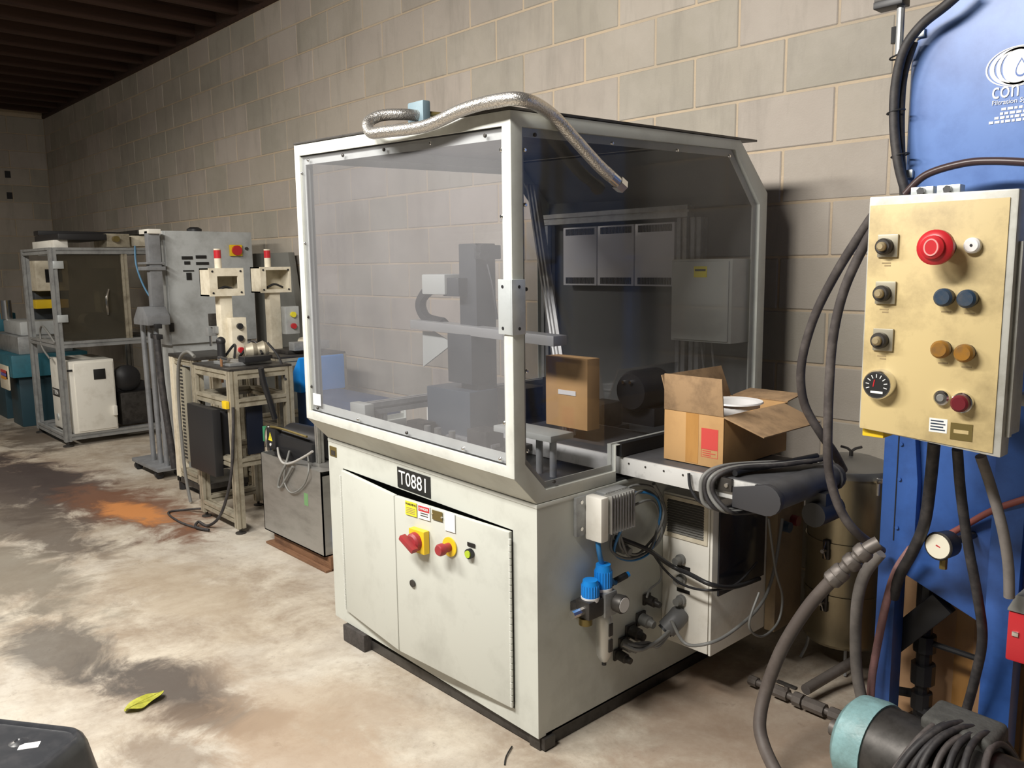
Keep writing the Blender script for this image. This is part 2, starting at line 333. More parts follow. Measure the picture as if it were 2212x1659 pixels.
def block_mesh(wd, axis):
    b_ = MB()
    if axis == 'x': b_.box(JT / 2, wd - JT / 2, 0, 0.05, JT / 2, BH - JT / 2)
    else: b_.box(-0.05, 0, JT / 2, wd - JT / 2, JT / 2, BH - JT / 2)
    me = bpy.data.meshes.new('block'); me.from_pydata(b_.v, [], b_.f)
    bm = bmesh.new(); bm.from_mesh(me); bmesh.ops.recalc_face_normals(bm, faces=bm.faces)
    bmesh.ops.bevel(bm, geom=list(bm.edges), offset=0.004, segments=1, affect='EDGES'); bm.to_mesh(me); bm.free(); me.materials.append(BLK); return me
BM = {}
def size_on_screen(p):
    d = (V(p) - V((0, 0, EYE))); z = d.dot(FW)
    if z < 0.3: return 0
    px = IMW / 2 + F_PX * d.dot(RT) / z; py = IMH / 2 - F_PX * d.dot(UP) / z
    if px < -120 or px > IMW + 120 or py < -90 or py > IMH + 60: return 0
    return 1 / z / z * abs(d.normalized().y)
blocks = []
for k in range(16):
    # joint phase read from the photograph: -2.304 on the course above z = 2.235
    ph = -2.304 if (k % 2 == 1) else -2.304 + 0.2032
    x = ph - math.ceil((ph - END_X) / BW) * BW
    while x < X1:
        a, c_ = max(x, END_X), min(x + BW, X1)
        if c_ - a > 0.05: blocks.append((size_on_screen(((a + c_) / 2, WALL_Y, (k + 0.5) * BH)), a, c_ - a, k * BH))
        x += BW
vis = sorted([b_ for b_ in blocks if b_[0] > 0], reverse=True); near = vis[:300]; rest = vis[300:]
for (_, a, wd, z) in near:
    key = round(wd, 3)
    if key not in BM: BM[key] = block_mesh(wd, 'x')
    o = bpy.data.objects.new('block', BM[key]); C.objects.link(o); o.parent = wall
    o.location = V((a, WALL_Y + random.uniform(-0.0015, 0.0015), z)) - ORG['wall_back']
mb = MB()
for (_, a, wd, z) in rest: mb.box(a + JT / 2, a + wd - JT / 2, WALL_Y, WALL_Y + 0.05, z + JT / 2, z + BH - JT / 2)
if rest: tag(mb.build('blocks', BLKF, wall, smooth=0), kind='stuff')
# ---- end wall of the hall, far left
EY0 = 0.9
endw = MB().box(END_X - 0.2, END_X - 0.004, -6.0, WALL_Y, 0.0, CEIL + 0.2).build('wall_left', MORT, smooth=0)
tag(endw, kind='structure', label='dim concrete block end wall at the far left')
for k in range(16):
    y = WALL_Y - (BW if k % 2 else BW / 2)
    yy = WALL_Y
    while yy > EY0:
        wd = min(BW if yy < WALL_Y else (BW if k % 2 else BW / 2), 9)
        key = ('e', round(wd, 3))
        if key not in BM: BM[key] = block_mesh(wd, 'y')
        o = bpy.data.objects.new('block', BM[key]); C.objects.link(o); o.parent = endw
        o.location = V((END_X, yy - wd, k * BH)) - ORG['wall_left']; yy -= wd
box('mortar_pocket', (END_X - 0.003, END_X + 0.004, 2.50, 2.56, 2.52, 2.60), BLACK, endw, 0)
box('mortar_pocket', (END_X - 0.003, END_X + 0.004, 2.50, 2.56, 2.27, 2.35), BLACK, endw, 0)
# ---- timber ceiling: deck boards over bare joists
JOIST = mat('dark_joist_timber', (0.055, 0.027, 0.017), 0.85, dirt=(0.024, 0.012, 0.009), amt=0.8, scale=3, stretch=(8, 0.7, 8))
DECK = mat('dark_roof_deck', (0.05, 0.028, 0.018), 0.9, dirt=(0.022, 0.012, 0.009), amt=0.8, scale=4)
ceil_ = MB().box(END_X - 0.2, 3.0, -6.0, WALL_Y + 0.2, CEIL + 0.20, CEIL + 0.24).build('ceiling', DECK, smooth=0)
tag(ceil_, kind='structure', label='dark timber ceiling with exposed joists')
jm = None
for i in range(26):
    x = END_X + 0.25 + i * 0.40
    if jm is None:
        j = MB().box(x - 0.025, x + 0.025, -6.0, WALL_Y + 0.1, CEIL + 0.002, CEIL + 0.205).build('joist', JOIST, ceil_, 0.003); jm = j; x0j = x
    else:
        j = bpy.data.objects.new('joist', jm.data); C.objects.link(j); j.parent = ceil_; j.location = (x - x0j, 0, 0)
box('rim_board', (END_X, 3.0, WALL_Y - 0.015, WALL_Y + 0.003, CEIL + 0.002, CEIL + 0.2), DECK, ceil_, 0)
box('wall_plate', (END_X, 3.0, WALL_Y - 0.02, WALL_Y + 0.2, CEIL - 0.03, CEIL + 0.002), JOIST, ceil_, 0.003)
# ================================================================ the big enclosed machine
MX, MY, MW = -1.606, 1.5675, 1.117            # right front base corner and width
def mT(p):                                     # machine space (u right, v back, z up) -> world; it leans on its packing block
    u, v, z = p; zz = z - u * 0.0257
    if z > 0.832: s_ = (z - 0.832) / 0.963; zz += s_ * (-u * 0.0047 + v * 0.0183)
    return V((MX + u, MY + v, zz))
MC = thing('enclosed_machine', 'large pale grey enclosed machine with smoky windows and plate T0881', 'machine', (MX - MW / 2, MY + 0.5, 0))
def MM(): return MB(mT)
OU0, OU1, OZ0, OZ1 = -1.019, -0.099, 0.096, 0.646  # door opening
b = MM()
b.box(-MW, OU0, 0, 0.03, 0.044, 0.738); b.box(OU1, 0, 0, 0.03, 0.044, 0.738); b.box(OU0, OU1, 0, 0.03, 0.044, OZ0); b.box(OU0, OU1, 0, 0.03, OZ1, 0.738)
b.build('front_frame', GREY, MC, 0)
b = MM(); b.box(-0.004, 0, 0.03, 1.08, 0.044, 0.738); b.box(-MW, -MW + 0.004, 0.03, 1.08, 0.044, 0.738); b.box(-MW, 0, 1.076, 1.08, 0.044, 0.738); b.box(-MW, 0, 0.03, 1.08, 0.044, 0.05)
b.build('base_sides', GREY, MC, 0)
MM().box(-MW, 0.002, -0.002, 1.082, 0.732, 0.744).build('base_cap', GREYL, MC, 0.002)
MM().box(-MW + 0.01, -0.01, 0.035, 0.05, 0.06, 0.73).build('back_of_door_opening', BLACK, MC, 0)
# plinth: right end rests on its channel, left end on a packing block
pl = MB(); pl.box(MX - 0.9, MX + 0.01, MY + 0.015, MY + 0.06, 0.004, 0.040); pl.box(MX - 0.05, MX - 0.005, MY + 0.01, MY + 1.05, 0.0, 0.044); pl.box(MX - MW + 0.05, MX - MW + 0.09, MY + 0.25, MY + 1.05, 0.0, 0.07)
pl.build('plinth', DSTEEL, MC, 0.003)
# doors bowed outwards, meeting in a crease
CR = -0.622; BO = -0.052
def leaf(u0, v0, u1, v1, nm):
    b = MM(); d = V((u1 - u0, v1 - v0, 0)).normalized(); n_ = V((d.y, -d.x, 0))
    if n_.y > 0: n_ = -n_
    p0, p1 = V((u0, v0, 0)), V((u1, v1, 0)); t = n_ * 0.016
    b.prism([p0 + V((0, 0, OZ0 + 0.004)), p1 + V((0, 0, OZ0 + 0.004)), p1 + V((0, 0, OZ1 - 0.005)), p0 + V((0, 0, OZ1 - 0.005))], t)
    return b.build(nm, GREY, MC, 0.004)
dl = leaf(OU0 + 0.006, 0.004, CR - 0.001, BO + 0.018, 'door')
dr = leaf(CR + 0.001, BO + 0.018, OU1 - 0.006, 0.004, 'door')
for (uu, dd) in ((OU0 + 0.001, dl), (OU1 - 0.001, dr)):     # piano hinges
    hb = MM(); z = OZ0 + 0.01
    while z < OZ1 - 0.02: hb.cyl((uu, -0.012, z), (uu, -0.012, z + 0.016), 0.0045, n=8); z += 0.02
    hb.build('piano_hinge', GREYL, dd, 0)
# things on the right door
DP0 = mT((CR, BO, 0.3)); DP1 = mT((OU1, -0.013, 0.3)); DD = (DP1 - DP0).normalized(); DN = V((DD.y, -DD.x, 0)).normalized()
if DN.y > 0: DN = -DN
DPO = DP0 + DN * 0.0005
DUX = V((DD.x, DD.y, 0)).normalized()
def dpt(px, py): return on(px, py, DPO, DN)
def decal(nm, px, py, wd, ht, m, parent, th=0.0012, off=0):
    p = dpt(px, py) + DN * (th / 2 + off); return MB().obox(p, DUX * wd / 2, EZ * ht / 2, DN * th / 2).build(nm, m, parent, 0)
def dtext(nm, s, px, py, size, m, parent, off=0.0014, sx=1): return text(nm, s, size, dpt(px, py) + DN * off, DUX, EZ, m, parent, sx=sx)
y_ = decal('warning_label', 888, 1099, 0.055, 0.046, YELL, dr); dtext('label_text', 'WARNING', 888, 1090, 0.011, BTXT, y_)
for i in range(4): decal('label_line', 888, 1098 + i * 3.6, 0.044, 0.0022, GTXT, y_, 0.0006, 0.0012)
r_ = decal('danger_label', 916, 1107, 0.057, 0.046, WLAB, dr); decal('danger_band', 916, 1100, 0.052, 0.017, REDP, r_, 0.0008, 0.0012); dtext('label_text', 'DANGER', 916, 1100, 0.011, WTXT, r_, 0.0022)
for i in range(2): decal('label_line', 917, 1110 + i * 5, 0.036, 0.0028, BTXT, r_, 0.0006, 0.0012)
p_ = decal('rating_plate', 945, 1114, 0.046, 0.030, BRASS, dr, 0.002)
for s_ in (-1, 1): MB().cyl(dpt(945 + 10 * s_, 1114 + 3.5 * s_), dpt(945 + 10 * s_, 1114 + 3.5 * s_) + DN * 0.004, 0.003, n=8).build('rivet', CHROME, p_)
q_ = decal('asset_label', 972, 1128, 0.046, 0.060, WLAB, dr)
# main switch
sw = decal('main_switch', 911, 1166, 0.072, 0.074, YEL, dr, 0.022); c0 = dpt(909, 1166) + DN * 0.022
MB().lathe(c0, DN * 0.02, [(0, 0.031), (0.7, 0.029), (1, 0.022)], 20).build('switch_rose', DRED, sw)
tv = (DUX * -0.8 + EZ * 0.45).normalized(); MB().obox(c0 + DN * 0.03, tv * 0.036, tv.cross(DN) * 0.009, DN * 0.012).build('switch_handle', DRED, sw, 0.004)
# emergency stop
c0 = dpt(972, 1181); es = MB().cyl(c0, c0 + DN * 0.004, 0.031, n=24).build('emergency_stop', YEL, dr)
MB().lathe(c0, DN, [(0, 0.014), (0.028, 0.014), (0.03, 0.019), (0.044, 0.019), (0.05, 0.015)], 20).build('stop_button', DRED, es)
c0 = dpt(1017, 1195); gb = MB().cyl(c0, c0 + DN * 0.012, 0.0155, n=20).build('push_button', BLACK, dr); MB().cyl(c0 + DN * 0.012, c0 + DN * 0.016, 0.011, n=20).build('button_cap', GREEN, gb)
decal('button_tag', 1018, 1177, 0.033, 0.012, BLKL, dr)
c0 = dpt(892, 1260); lk = MB().cyl(c0, c0 + DN * 0.004, 0.0125, n=18).build('door_lock', DSTEEL, dr)
# number plate and small plate on the frame
pp = MM().box(-0.667, -0.486, -0.003, 0.0, 0.653, 0.722).build('number_plate', BLKL, MC, 0)
text('number_text', 'T0881', 0.068, mT((-0.577, -0.0032, 0.6865)), V((1, 0, -0.0257)), EZ, WTXT, pp, sx=0.92)
sp = MM().box(-1.104, -1.058, -0.003, 0, 0.680, 0.716).build('nameplate', BRASS, MC, 0); MM().box(-1.092, -1.064, -0.004, -0.003, 0.684, 0.702).build('plate_field', DSTEEL, sp, 0)
# ---------------- hood
ap = MM(); ap.prism([(-MW + 0.0005, -0.084, 0.832), (-MW + 0.0005, -0.080, 0.846), (-MW + 0.0005, 0.012, 0.752), (-MW + 0.0005, 0.0, 0.746)], (MW - 0.001, 0, 0)); ap.build('hood_apron', GREY, MC, 0)
FW0, FW1, FZ0, FZ1 = -1.098, -0.030, 0.862, 1.758
def rect(u0, u1, z0, z1, v): return [(u0, v, z0), (u1, v, z0), (u1, v, z1), (u0, v, z1)]
MM().ring(rect(-MW, 0, 0.832, 1.7955, -0.084), rect(FW0, FW1, FZ0, FZ1, -0.084), (0, 0.035, 0)).build('hood_front_frame', GREYL, MC, 0.0015)
MM().ring(rect(FW0 - 0.002, FW1 + 0.002, FZ0 - 0.002, FZ1 + 0.002, -0.066), rect(FW0 + 0.024, FW1 - 0.024, FZ0 + 0.03, FZ1 - 0.03, -0.066), (0, 0.003, 0)).build('window_flange', GREYL, MC, 0)
MM().ring(rect(FW0 - 0.001, FW1 + 0.001, FZ0 - 0.001, FZ1 + 0.001, -0.0772), rect(FW0 + 0.004, FW1 - 0.004, FZ0 + 0.004, FZ1 - 0.004, -0.0772), (0, 0.004, 0)).build('window_gasket', BLACK, MC, 0)
fp = MM().box(FW0 + 0.0035, FW1 - 0.0035, -0.0755, -0.0715, FZ0 + 0.0035, FZ1 - 0.0035).build('front_window_pane', PANEF, MC, 0)
def bolts(pts, n_, parent):
    for p in pts: MM().lathe(p, V(n_), [(0, 0.0055), (0.004, 0.0055), (0.006, 0.0035)], 8).build('bolt', CHROME if random.random() < .6 else DSTEEL, parent)
du = (FW1 - FW0)
bolts([(FW0 + du * t, -0.0755, FZ1 - 0.017) for t in (0.06, 0.27, 0.49, 0.71, 0.93)] + [(FW0 + du * t, -0.0755, FZ0 + 0.014) for t in (0.05, 0.3, 0.56, 0.82, 0.97)] +
      [(FW0 + 0.013, -0.0755, z) for z in (0.95, 1.2, 1.46, 1.70)] + [(FW1 - 0.013, -0.0755, z) for z in (0.98, 1.32, 1.53, 1.70)], (0, -1, 0), fp)
OUT = [(0, 0.746), (-0.0832, 0.832), (-0.0832, 1.795), (0.976, 1.7955), (1.157, 1.630), (1.157, 0.858), (0.337, 0.858), (0.337, 0.746)]
INN = [(0.037, 0.780), (-0.043, 0.866), (-0.043, 1.757), (0.945, 1.763), (1.110, 1.590), (1.110, 0.860), (0.335, 0.860), (0.335, 0.780)]
INF = [(0.047, 0.798), (-0.024, 0.874), (-0.024, 1.735), (0.935, 1.741), (1.090, 1.580), (1.090, 0.862), (0.333, 0.862), (0.333, 0.798)]
def prof(P, u): return [(u, a, c_) for a, c_ in P]
for (u0, ud, nm) in ((0.0008, -0.034, 'hood_side_frame'), (-MW - 0.0008, 0.034, 'hood_side_frame')):
    sgn = 1 if u0 > 0 else -1
    MM().ring(prof(OUT, u0), prof(INN, u0), (ud, 0, 0)).build(nm, GREY, MC, 0.0015)
    MM().ring(prof(INN, u0 - 0.016 * sgn), prof(INF, u0 - 0.016 * sgn), (-0.003 * sgn, 0, 0)).build('window_flange', GREY, MC, 0)
    sp_ = MM().prism(prof(INN, u0 - 0.008 * sgn), (-0.004 * sgn, 0, 0)).build('side_window_pane', PANE, MC, 0)
    if sgn == 1: bolts([(-0.008, v_, 1.741) for v_ in (0.01, 0.32, 0.63, 0.92)] + [(-0.008, -0.028, z) for z in (0.90, 1.12, 1.34, 1.56, 1.70)] + [(-0.008, 0.075, 0.795)], (1, 0, 0), sp_)
# hood back and chamfer sheets, roof
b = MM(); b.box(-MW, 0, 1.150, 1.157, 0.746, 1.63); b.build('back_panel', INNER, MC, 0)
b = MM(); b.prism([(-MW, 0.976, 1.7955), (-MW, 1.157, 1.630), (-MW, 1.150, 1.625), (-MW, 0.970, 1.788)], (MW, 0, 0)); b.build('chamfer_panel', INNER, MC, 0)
MM().box(-MW + 0.004, 0.004, -0.088, 1.075, 1.7965, 1.8035).build('roof_plate', DSTEEL, MC, 0.001)
MM().box(-MW + 0.005, -0.005, 0.02, 1.15, 0.745, 0.752).build('deck_plate', mat('dark_deck_plate', (0.05, 0.055, 0.06), 0.5, 0.3, dirt=(0.12, 0.11, 0.1), amt=0.6, scale=9), MC, 0)
# interlock plate on the corner
k_ = MM().box(-0.050, 0.0, -0.0885, -0.0845, 1.222, 1.367).build('interlock_plate', GALV, MC, 0.001)
MM().box(0.0005, 0.005, -0.0885, -0.040, 1.222, 1.367).build('interlock_plate', GALV, MC, 0.001)
for (u, z) in ((-0.032, 1.238), (-0.032, 1.348)): MM().cyl((u, -0.0885, z), (u, -0.0895, z), 0.0045, n=10).build('bolt_hole', BLACK, k_)
for (v_, z) in ((-0.063, 1.238), (-0.063, 1.348)): MM().cyl((0.005, v_, z), (0.006, v_, z), 0.0045, n=10).build('bolt_hole', BLACK, k_)
p = at(685, 863, Y=MY - 0.0765); tag(MB().box(p.x - 0.027, p.x + 0.027, p.y - 0.001, p.y, p.z - 0.021, p.z + 0.021).build('blank_sticker', WLAB, fp, 0))
# packing block
tag(MB().box(MX - MW + 0.075, MX - MW + 0.22, MY - 0.015, MY + 0.16, 0, 0.066).build('packing_block', mat('oily_block', (0.06, 0.052, 0.048), 0.8, dirt=(0.02, 0.018, 0.016), amt=0.8, scale=25, bump=0.4), None, 0.005), 'dark oily packing block under the left corner of the T0881 machine', 'block')

# ---------------- inside the hood
YI = 1.86
def A(px, py): return at(px, py, Y=YI)
rb = thing('gantry_robot', 'dark dispensing robot with curved cable chain inside the smoky enclosure', 'robot', (A(1010, 900).x, YI, 0.80))
RBM = mat('robot_dark_paint', (0.035, 0.038, 0.042), 0.5); RBL = mat('robot_pale_cover', (0.42, 0.43, 0.40), 0.5)
a, c_ = A(990, 527), A(1030, 690); MB().box(a.x, c_.x, YI, YI + 0.09, 0.801, a.z).build('column', RBM, rb, 0.004)
a, c_ = A(1028, 530), A(1054, 560); mt = MB().box(a.x, c_.x, YI - 0.01, YI + 0.06, c_.z, a.z); mt.build('motor_bracket', RBM, rb, 0.004)
for yy in (538, 552):
    p = A(1036, yy); MB().cyl(p, p + V((0.05, -0.02, 0)), 0.016, n=12).build('motor', BLACK, rb)
a, c_ = A(934, 592), A(985, 636); MB().box(a.x, c_.x, YI - 0.05, YI + 0.05, c_.z, a.z).build('camera_housing', RBL, rb, 0.006)
a, c_ = A(975, 600), A(1010, 640); MB().box(a.x, c_.x, YI - 0.04, YI + 0.06, c_.z, a.z).build('carriage', RBM, rb, 0.004)
ch = MB(); pts = [A(960, 628), A(930, 620), A(905, 640), A(900, 665), A(915, 690), A(950, 700)]
prof_ = [p + V((0, 0.02, 0)) for p in pts]; ch.tube(prof_, 0.022, n=6, sub=6); ch.build('cable_chain', BLACK, rb)
a, c_ = A(900, 692), A(1075, 714); MB().obox((a + A(1210, 728)) / 2 + V((0, 0, -0.012)), (A(1210, 728) - a) / 2, V((0, 0.03, 0)), V((0, 0, 0.016))).build('cross_beam', mat('beam_alu', (0.40, 0.40, 0.39), 0.4, 0.4), rb, 0.002)
MB().prism([A(913, 716), A(936, 716), A(978, 742), A(914, 792)], (0, 0.006, 0)).build('gusset_plate', RBL, rb, 0)
a, c_ = A(980, 716), A(1034, 830); MB().box(a.x, c_.x, YI - 0.03, YI + 0.06, c_.z, a.z).build('tool_slide', RBM, rb, 0.004)
MB().tube([A(1050, 560), A(1064, 620), A(1074, 690)], 0.004, n=6).build('signal_cable', BLACK, rb)
a, c_ = A(945, 830), A(1040, 925); b = MB().box(a.x, c_.x, YI - 0.05, YI + 0.08, 0.801, a.z); b.build('clamp_block', mat('clamp_blue_grey', (0.05, 0.065, 0.085), 0.45), rb, 0.005)
MB().cyl(A(930, 880), A(930, 925), 0.014, n=12).build('dispense_valve', WHITEP, rb); MB().tube([A(930, 905), A(965, 935), A(1000, 940), A(1040, 930)], 0.008).build('feed_line', GREYC, rb)
MB().box(A(1000, 930).x, A(1100, 930).x, YI - 0.08, YI - 0.04, 0.801, 0.815).build('foot_plate', ALUG, rb, 0.002)
bd = thing('tool_bed', 'dark oily tool bed with blocks on the deck inside the enclosure', 'tool bed', (-2.3, 1.95, 0.755))
MB().box(-2.50, -2.0, 1.72, 2.45, 0.775, 0.80).build('bed_plate', DSTEEL, bd, 0.003)
for (x_, y_, w_, d_, h_) in ((-2.48, 2.2, 0.12, 0.16, 0.12), (-2.30, 2.28, 0.10, 0.12, 0.17), (-2.11, 2.30, 0.10, 0.12, 0.09), (-2.46, 1.74, 0.10, 0.06, 0.05), (-2.14, 1.76, 0.10, 0.08, 0.06)): MB().box(x_, x_ + w_, y_, y_ + d_, 0.80, 0.80 + h_).build('block', DSTEEL, bd, 0.005)
for (x_, y_) in ((-2.34, 1.745), (-2.28, 1.745), (-2.20, 1.745)): MB().cyl((x_, y_, 0.80), (x_, y_, 0.845), 0.012, n=12).build('locating_pin', ALU, bd)
for x_ in (-2.48, -2.03):
    for y_ in (1.75, 2.42): MB().cyl((x_, y_, 0.752), (x_, y_, 0.776), 0.014, n=10).build('foot', DSTEEL, bd)
st = thing('transfer_rail', 'pale aluminium transfer rail running back inside the enclosure', 'rail', (-2.56, 2.0, 0.77))
r0, r1 = V((-2.60, 1.64, 0.885)), V((-2.60, 2.66, 0.885)); MB().extr(r0, r1, 0.045).build('rail', ALUG, st)
for yy in (1.72, 2.1, 2.5): MB().extr((-2.60, yy, 0.778), (-2.60, yy, 0.865), 0.04).build('rail_leg', ALUG, st)
MB().box(-2.645, -2.545, 1.62, 1.66, 0.865, 0.91).build('end_stop', RBL, st, 0.003)
# fixture near the right front inside
fx = thing('fixture_stand', 'grey fixture block on posts inside the enclosure by the centre window post', 'fixture', (-1.85, 1.80, 0.755))
MB().box(-1.98, -1.72, 1.74, 1.84, 0.875, 0.895).build('top_plate', RBL, fx, 0.003)
for xx in (-1.96, -1.90, -1.82, -1.76): MB().cyl((xx, 1.79, 0.756), (xx, 1.79, 0.876), 0.011, n=12).build('post', ALUG, fx)
# aluminium window frame and vented cabinet on the back panel
BY = MY + 1.145
wf = thing('inner_frame', 'aluminium profile frame standing against the back panel inside the enclosure', 'frame', (-2.3, BY - 0.03, 0.77))
for (p0, p1) in (((-2.69, BY - 0.03, 1.60), (-1.90, BY - 0.03, 1.60)), ((-2.665, BY - 0.03, 0.775), (-2.665, BY - 0.03, 1.575)), ((-1.925, BY - 0.03, 0.775), (-1.925, BY - 0.03, 1.575)), ((-1.865, BY - 0.025, 0.775), (-1.865, BY - 0.025, 1.575))):
    MB().extr(p0, p1, 0.045).build('profile', ALU if p0[2] > 1 else ALUG, wf)
VW = mat('vent_panel_white', (0.85, 0.85, 0.88), 0.25, dirt=(0.75, 0.75, 0.78), amt=0.5, scale=8)
vc = thing('vented_cabinet', 'three white ventilated panels inside the aluminium frame of the enclosure', 'cabinet', (-2.26, BY - 0.03, 1.30))
for i in range(3):
    x0, x1 = -2.555 + i * 0.199, -2.555 + i * 0.199 + 0.193
    pn = MB().box(x0, x1, BY - 0.045, BY - 0.012, 1.315, 1.562).build('panel', VW, vc, 0.003)
    for (z0, z1) in ((1.528, 1.555), (1.322, 1.349)):
        g = MB()
        for k in range(22): g.box(x0 + 0.016 + k * 0.0076, x0 + 0.0212 + k * 0.0076, BY - 0.0462, BY - 0.0448, z0, z1)
        g.build('vent_slots', BLACK, pn, 0)
jb = thing('junction_box', 'grey wall box with yellow label seen through the side window', 'electrical box', (-1.76, 2.62, 1.11))
jbb = MB().box(-1.895, -1.635, 2.56, BY - 0.004, 1.118, 1.418).build('housing', GREY, jb, 0.005)
jl = MB().box(-1.884, -1.646, 2.553, 2.56, 1.125, 1.410).build('lid', GREY, jb, 0.004)
lb = MB().box(-1.79, -1.735, 2.5515, 2.553, 1.353, 1.392).build('yellow_label', YELL, jl, 0); MB().box(-1.785, -1.74, 2.5508, 2.5515, 1.375, 1.382).build('label_line', BTXT, lb, 0)
for xx in (-1.80, -1.755): MB().tube([(xx, 2.62, 1.118), (xx + 0.01, 2.63, 1.0), (xx + 0.03, 2.65, 0.86)], 0.004, n=6).build('cable', GREYC, jb)
lb_ = thing('leaning_profiles', 'bundle of slim aluminium bars leaning behind the centre window post', 'bars', (-2.1, 2.2, 0.76))
for k in range(3):
    t_ = at(1143 + 7 * k, 400, Y=2.25); f_ = at(1186 + 7 * k, 690, Y=2.15); d_ = (f_ - t_); f2 = f_ + d_ * ((0.803 - f_.z) / d_.z)
    MB().cyl(t_, f2, 0.011, n=6).build('bar', ALU, lb_, smooth=20)
# things standing at the conveyor end inside
cb = thing('carton', 'brown carton with a white strip standing inside behind the side window', 'carton', (-1.87, 2.02, 0.86))
MB().box(-1.99, -1.80, 1.99, 2.05, 0.864, 1.10).build('board', CARD, cb, 0.002); MB().box(-1.93, -1.85, 1.988, 1.99, 0.975, 0.99).build('label', WLAB, cb, 0)
mo = thing('drive_motor', 'dark round drive motor low inside behind the side window', 'motor', (-1.76, 2.27, 0.86))
MB().lathe((-1.76, 2.30, 0.98), (0, -0.14, 0), [(0, 0.07), (0.85, 0.07), (1, 0.06)], 24).build('body', BLACK, mo); MB().box(-1.83, -1.69, 2.2, 2.32, 0.862, 0.925).build('mount', BLACK, mo, 0.003)
for (xx, zz) in ((-1.785, 1.01), (-1.755, 1.012)): MB().cyl((xx, 2.16, zz), (xx, 2.15, zz), 0.006, n=8).build('bolt', CHROME, mo)
# braided hose on top with its blue-grey clamp
BRAID = None
def braid():
    m = bpy.data.materials.new('braided_steel'); m.use_nodes = True; N = m.node_tree.nodes; L = m.node_tree.links; b = N['Principled BSDF']
    b.inputs['Metallic'].default_value = 0.9; b.inputs['Roughness'].default_value = 0.33
    tc = N.new('ShaderNodeTexCoord'); vo = N.new('ShaderNodeTexVoronoi'); vo.inputs['Scale'].default_value = 260; L.new(tc.outputs['Object'], vo.inputs['Vector'])
    cr = N.new('ShaderNodeValToRGB'); L.new(vo.outputs['Distance'], cr.inputs[0]); cr.color_ramp.elements[0].color = (0.86, 0.84, 0.80, 1); cr.color_ramp.elements[1].color = (0.48, 0.45, 0.41, 1)
    L.new(cr.outputs[0], b.inputs['Base Color']); bp = N.new('ShaderNodeBump'); bp.inputs['Strength'].default_value = 0.5; bp.inputs['Distance'].default_value = 0.002; L.new(vo.outputs['Distance'], bp.inputs['Height']); L.new(bp.outputs[0], b.inputs['Normal'])
    return m
BRAID = braid()
bh = thing('braided_hose', 'braided stainless hose lying over the roof of the enclosed machine', 'hose', (-2.0, 1.47, 1.79))
HP = [(-2.135, 1.60, 1.862), (-2.15, 1.545, 1.862), (-2.188, 1.49, 1.858), (-2.20, 1.45, 1.835), (-2.165, 1.435, 1.800), (-2.09, 1.432, 1.793)]
HP += [at(x, y, Y=1.447) for x, y in ((920, 272), (1000, 237), (1075, 217))]
HP += [at(1135, 216, Y=1.485), at(1190, 246, X=-1.585), at(1240, 299, X=-1.578), at(1290, 354, X=-1.572), at(1318, 380, X=-1.57)]
MB().tube(HP, 0.0172, n=14, sub=8).build('braid', BRAID, bh, smooth=60)
e0, e1, e2 = HP[-1], at(1333, 393, X=-1.57), at(1345, 404, X=-1.57)
MB().cyl(HP[-2] * 0.25 + HP[-1] * 0.75, e1, 0.0168, n=16).build('ferrule', CHROME, bh); MB().cyl(e1, e2, 0.0205, n=6).build('hex_nut', CHROME, bh, smooth=20)
bk = thing('hose_clamp', 'blue grey angled bracket clamping the braided hose on the machine roof', 'bracket', (-2.15, 1.62, 1.84))
CLB = mat('blue_grey_cast', (0.16, 0.23, 0.27), 0.5)
MB().box(-2.185, -2.105, 1.585, 1.615, 1.832, 1.905).build('upright', CLB, bk, 0.006); MB().cyl((-2.148, 1.583, 1.868), (-2.148, 1.5845, 1.868), 0.013, n=14).build('bore', BLACK, bk)
MB().tube([(-2.12, 1.616, 1.868), (-2.08, 1.70, 1.862), (-2.06, 1.80, 1.850)], 0.008).build('pipe_stub', BRASS, bk); MB().box(-2.19, -2.05, 1.60, 1.72, 1.8205, 1.8275).build('foot', CLB, bk, 0.001)
# ================================================================ on the machine's right side
SX = MX + 0.001
def Sd(px, py, off=0.0): return at(px, py, X=SX + off)
# finned valve manifold
mf = thing('valve_manifold', 'silver finned valve manifold screwed to the side of the T0881 machine', 'manifold', (SX, 1.80, 0.62))
a, c_ = Sd(1240, 1078), Sd(1258, 1152)
MB().box(SX, SX + 0.012, 1.715, 1.90, 0.618, 0.735).build('mounting_plate', ALUG, mf, 0.002)
MB().box(SX + 0.012, SX + 0.075, 1.752, 1.785, 0.605, 0.738).build('end_block', WHITEP, mf, 0.006)
MB().box(SX + 0.012, SX + 0.055, 1.785, 1.905, 0.63, 0.735).build('valve_body', ALUG, mf, 0.003)
for i in range(9):
    y0 = 1.79 + i * 0.0125; MB().box(SX + 0.05, SX + 0.082, y0, y0 + 0.006, 0.625, 0.74).build('fin', ALU, mf, 0.001)
MB().box(SX + 0.012, SX + 0.05, 1.80, 1.90, 0.735, 0.742).build('top_cover', ALUG, mf, 0.002)
for z in (0.64, 0.72): MB().cyl((SX + 0.012, 1.735, z), (SX + 0.016, 1.735, z), 0.006, n=8).build('screw', CHROME, mf)
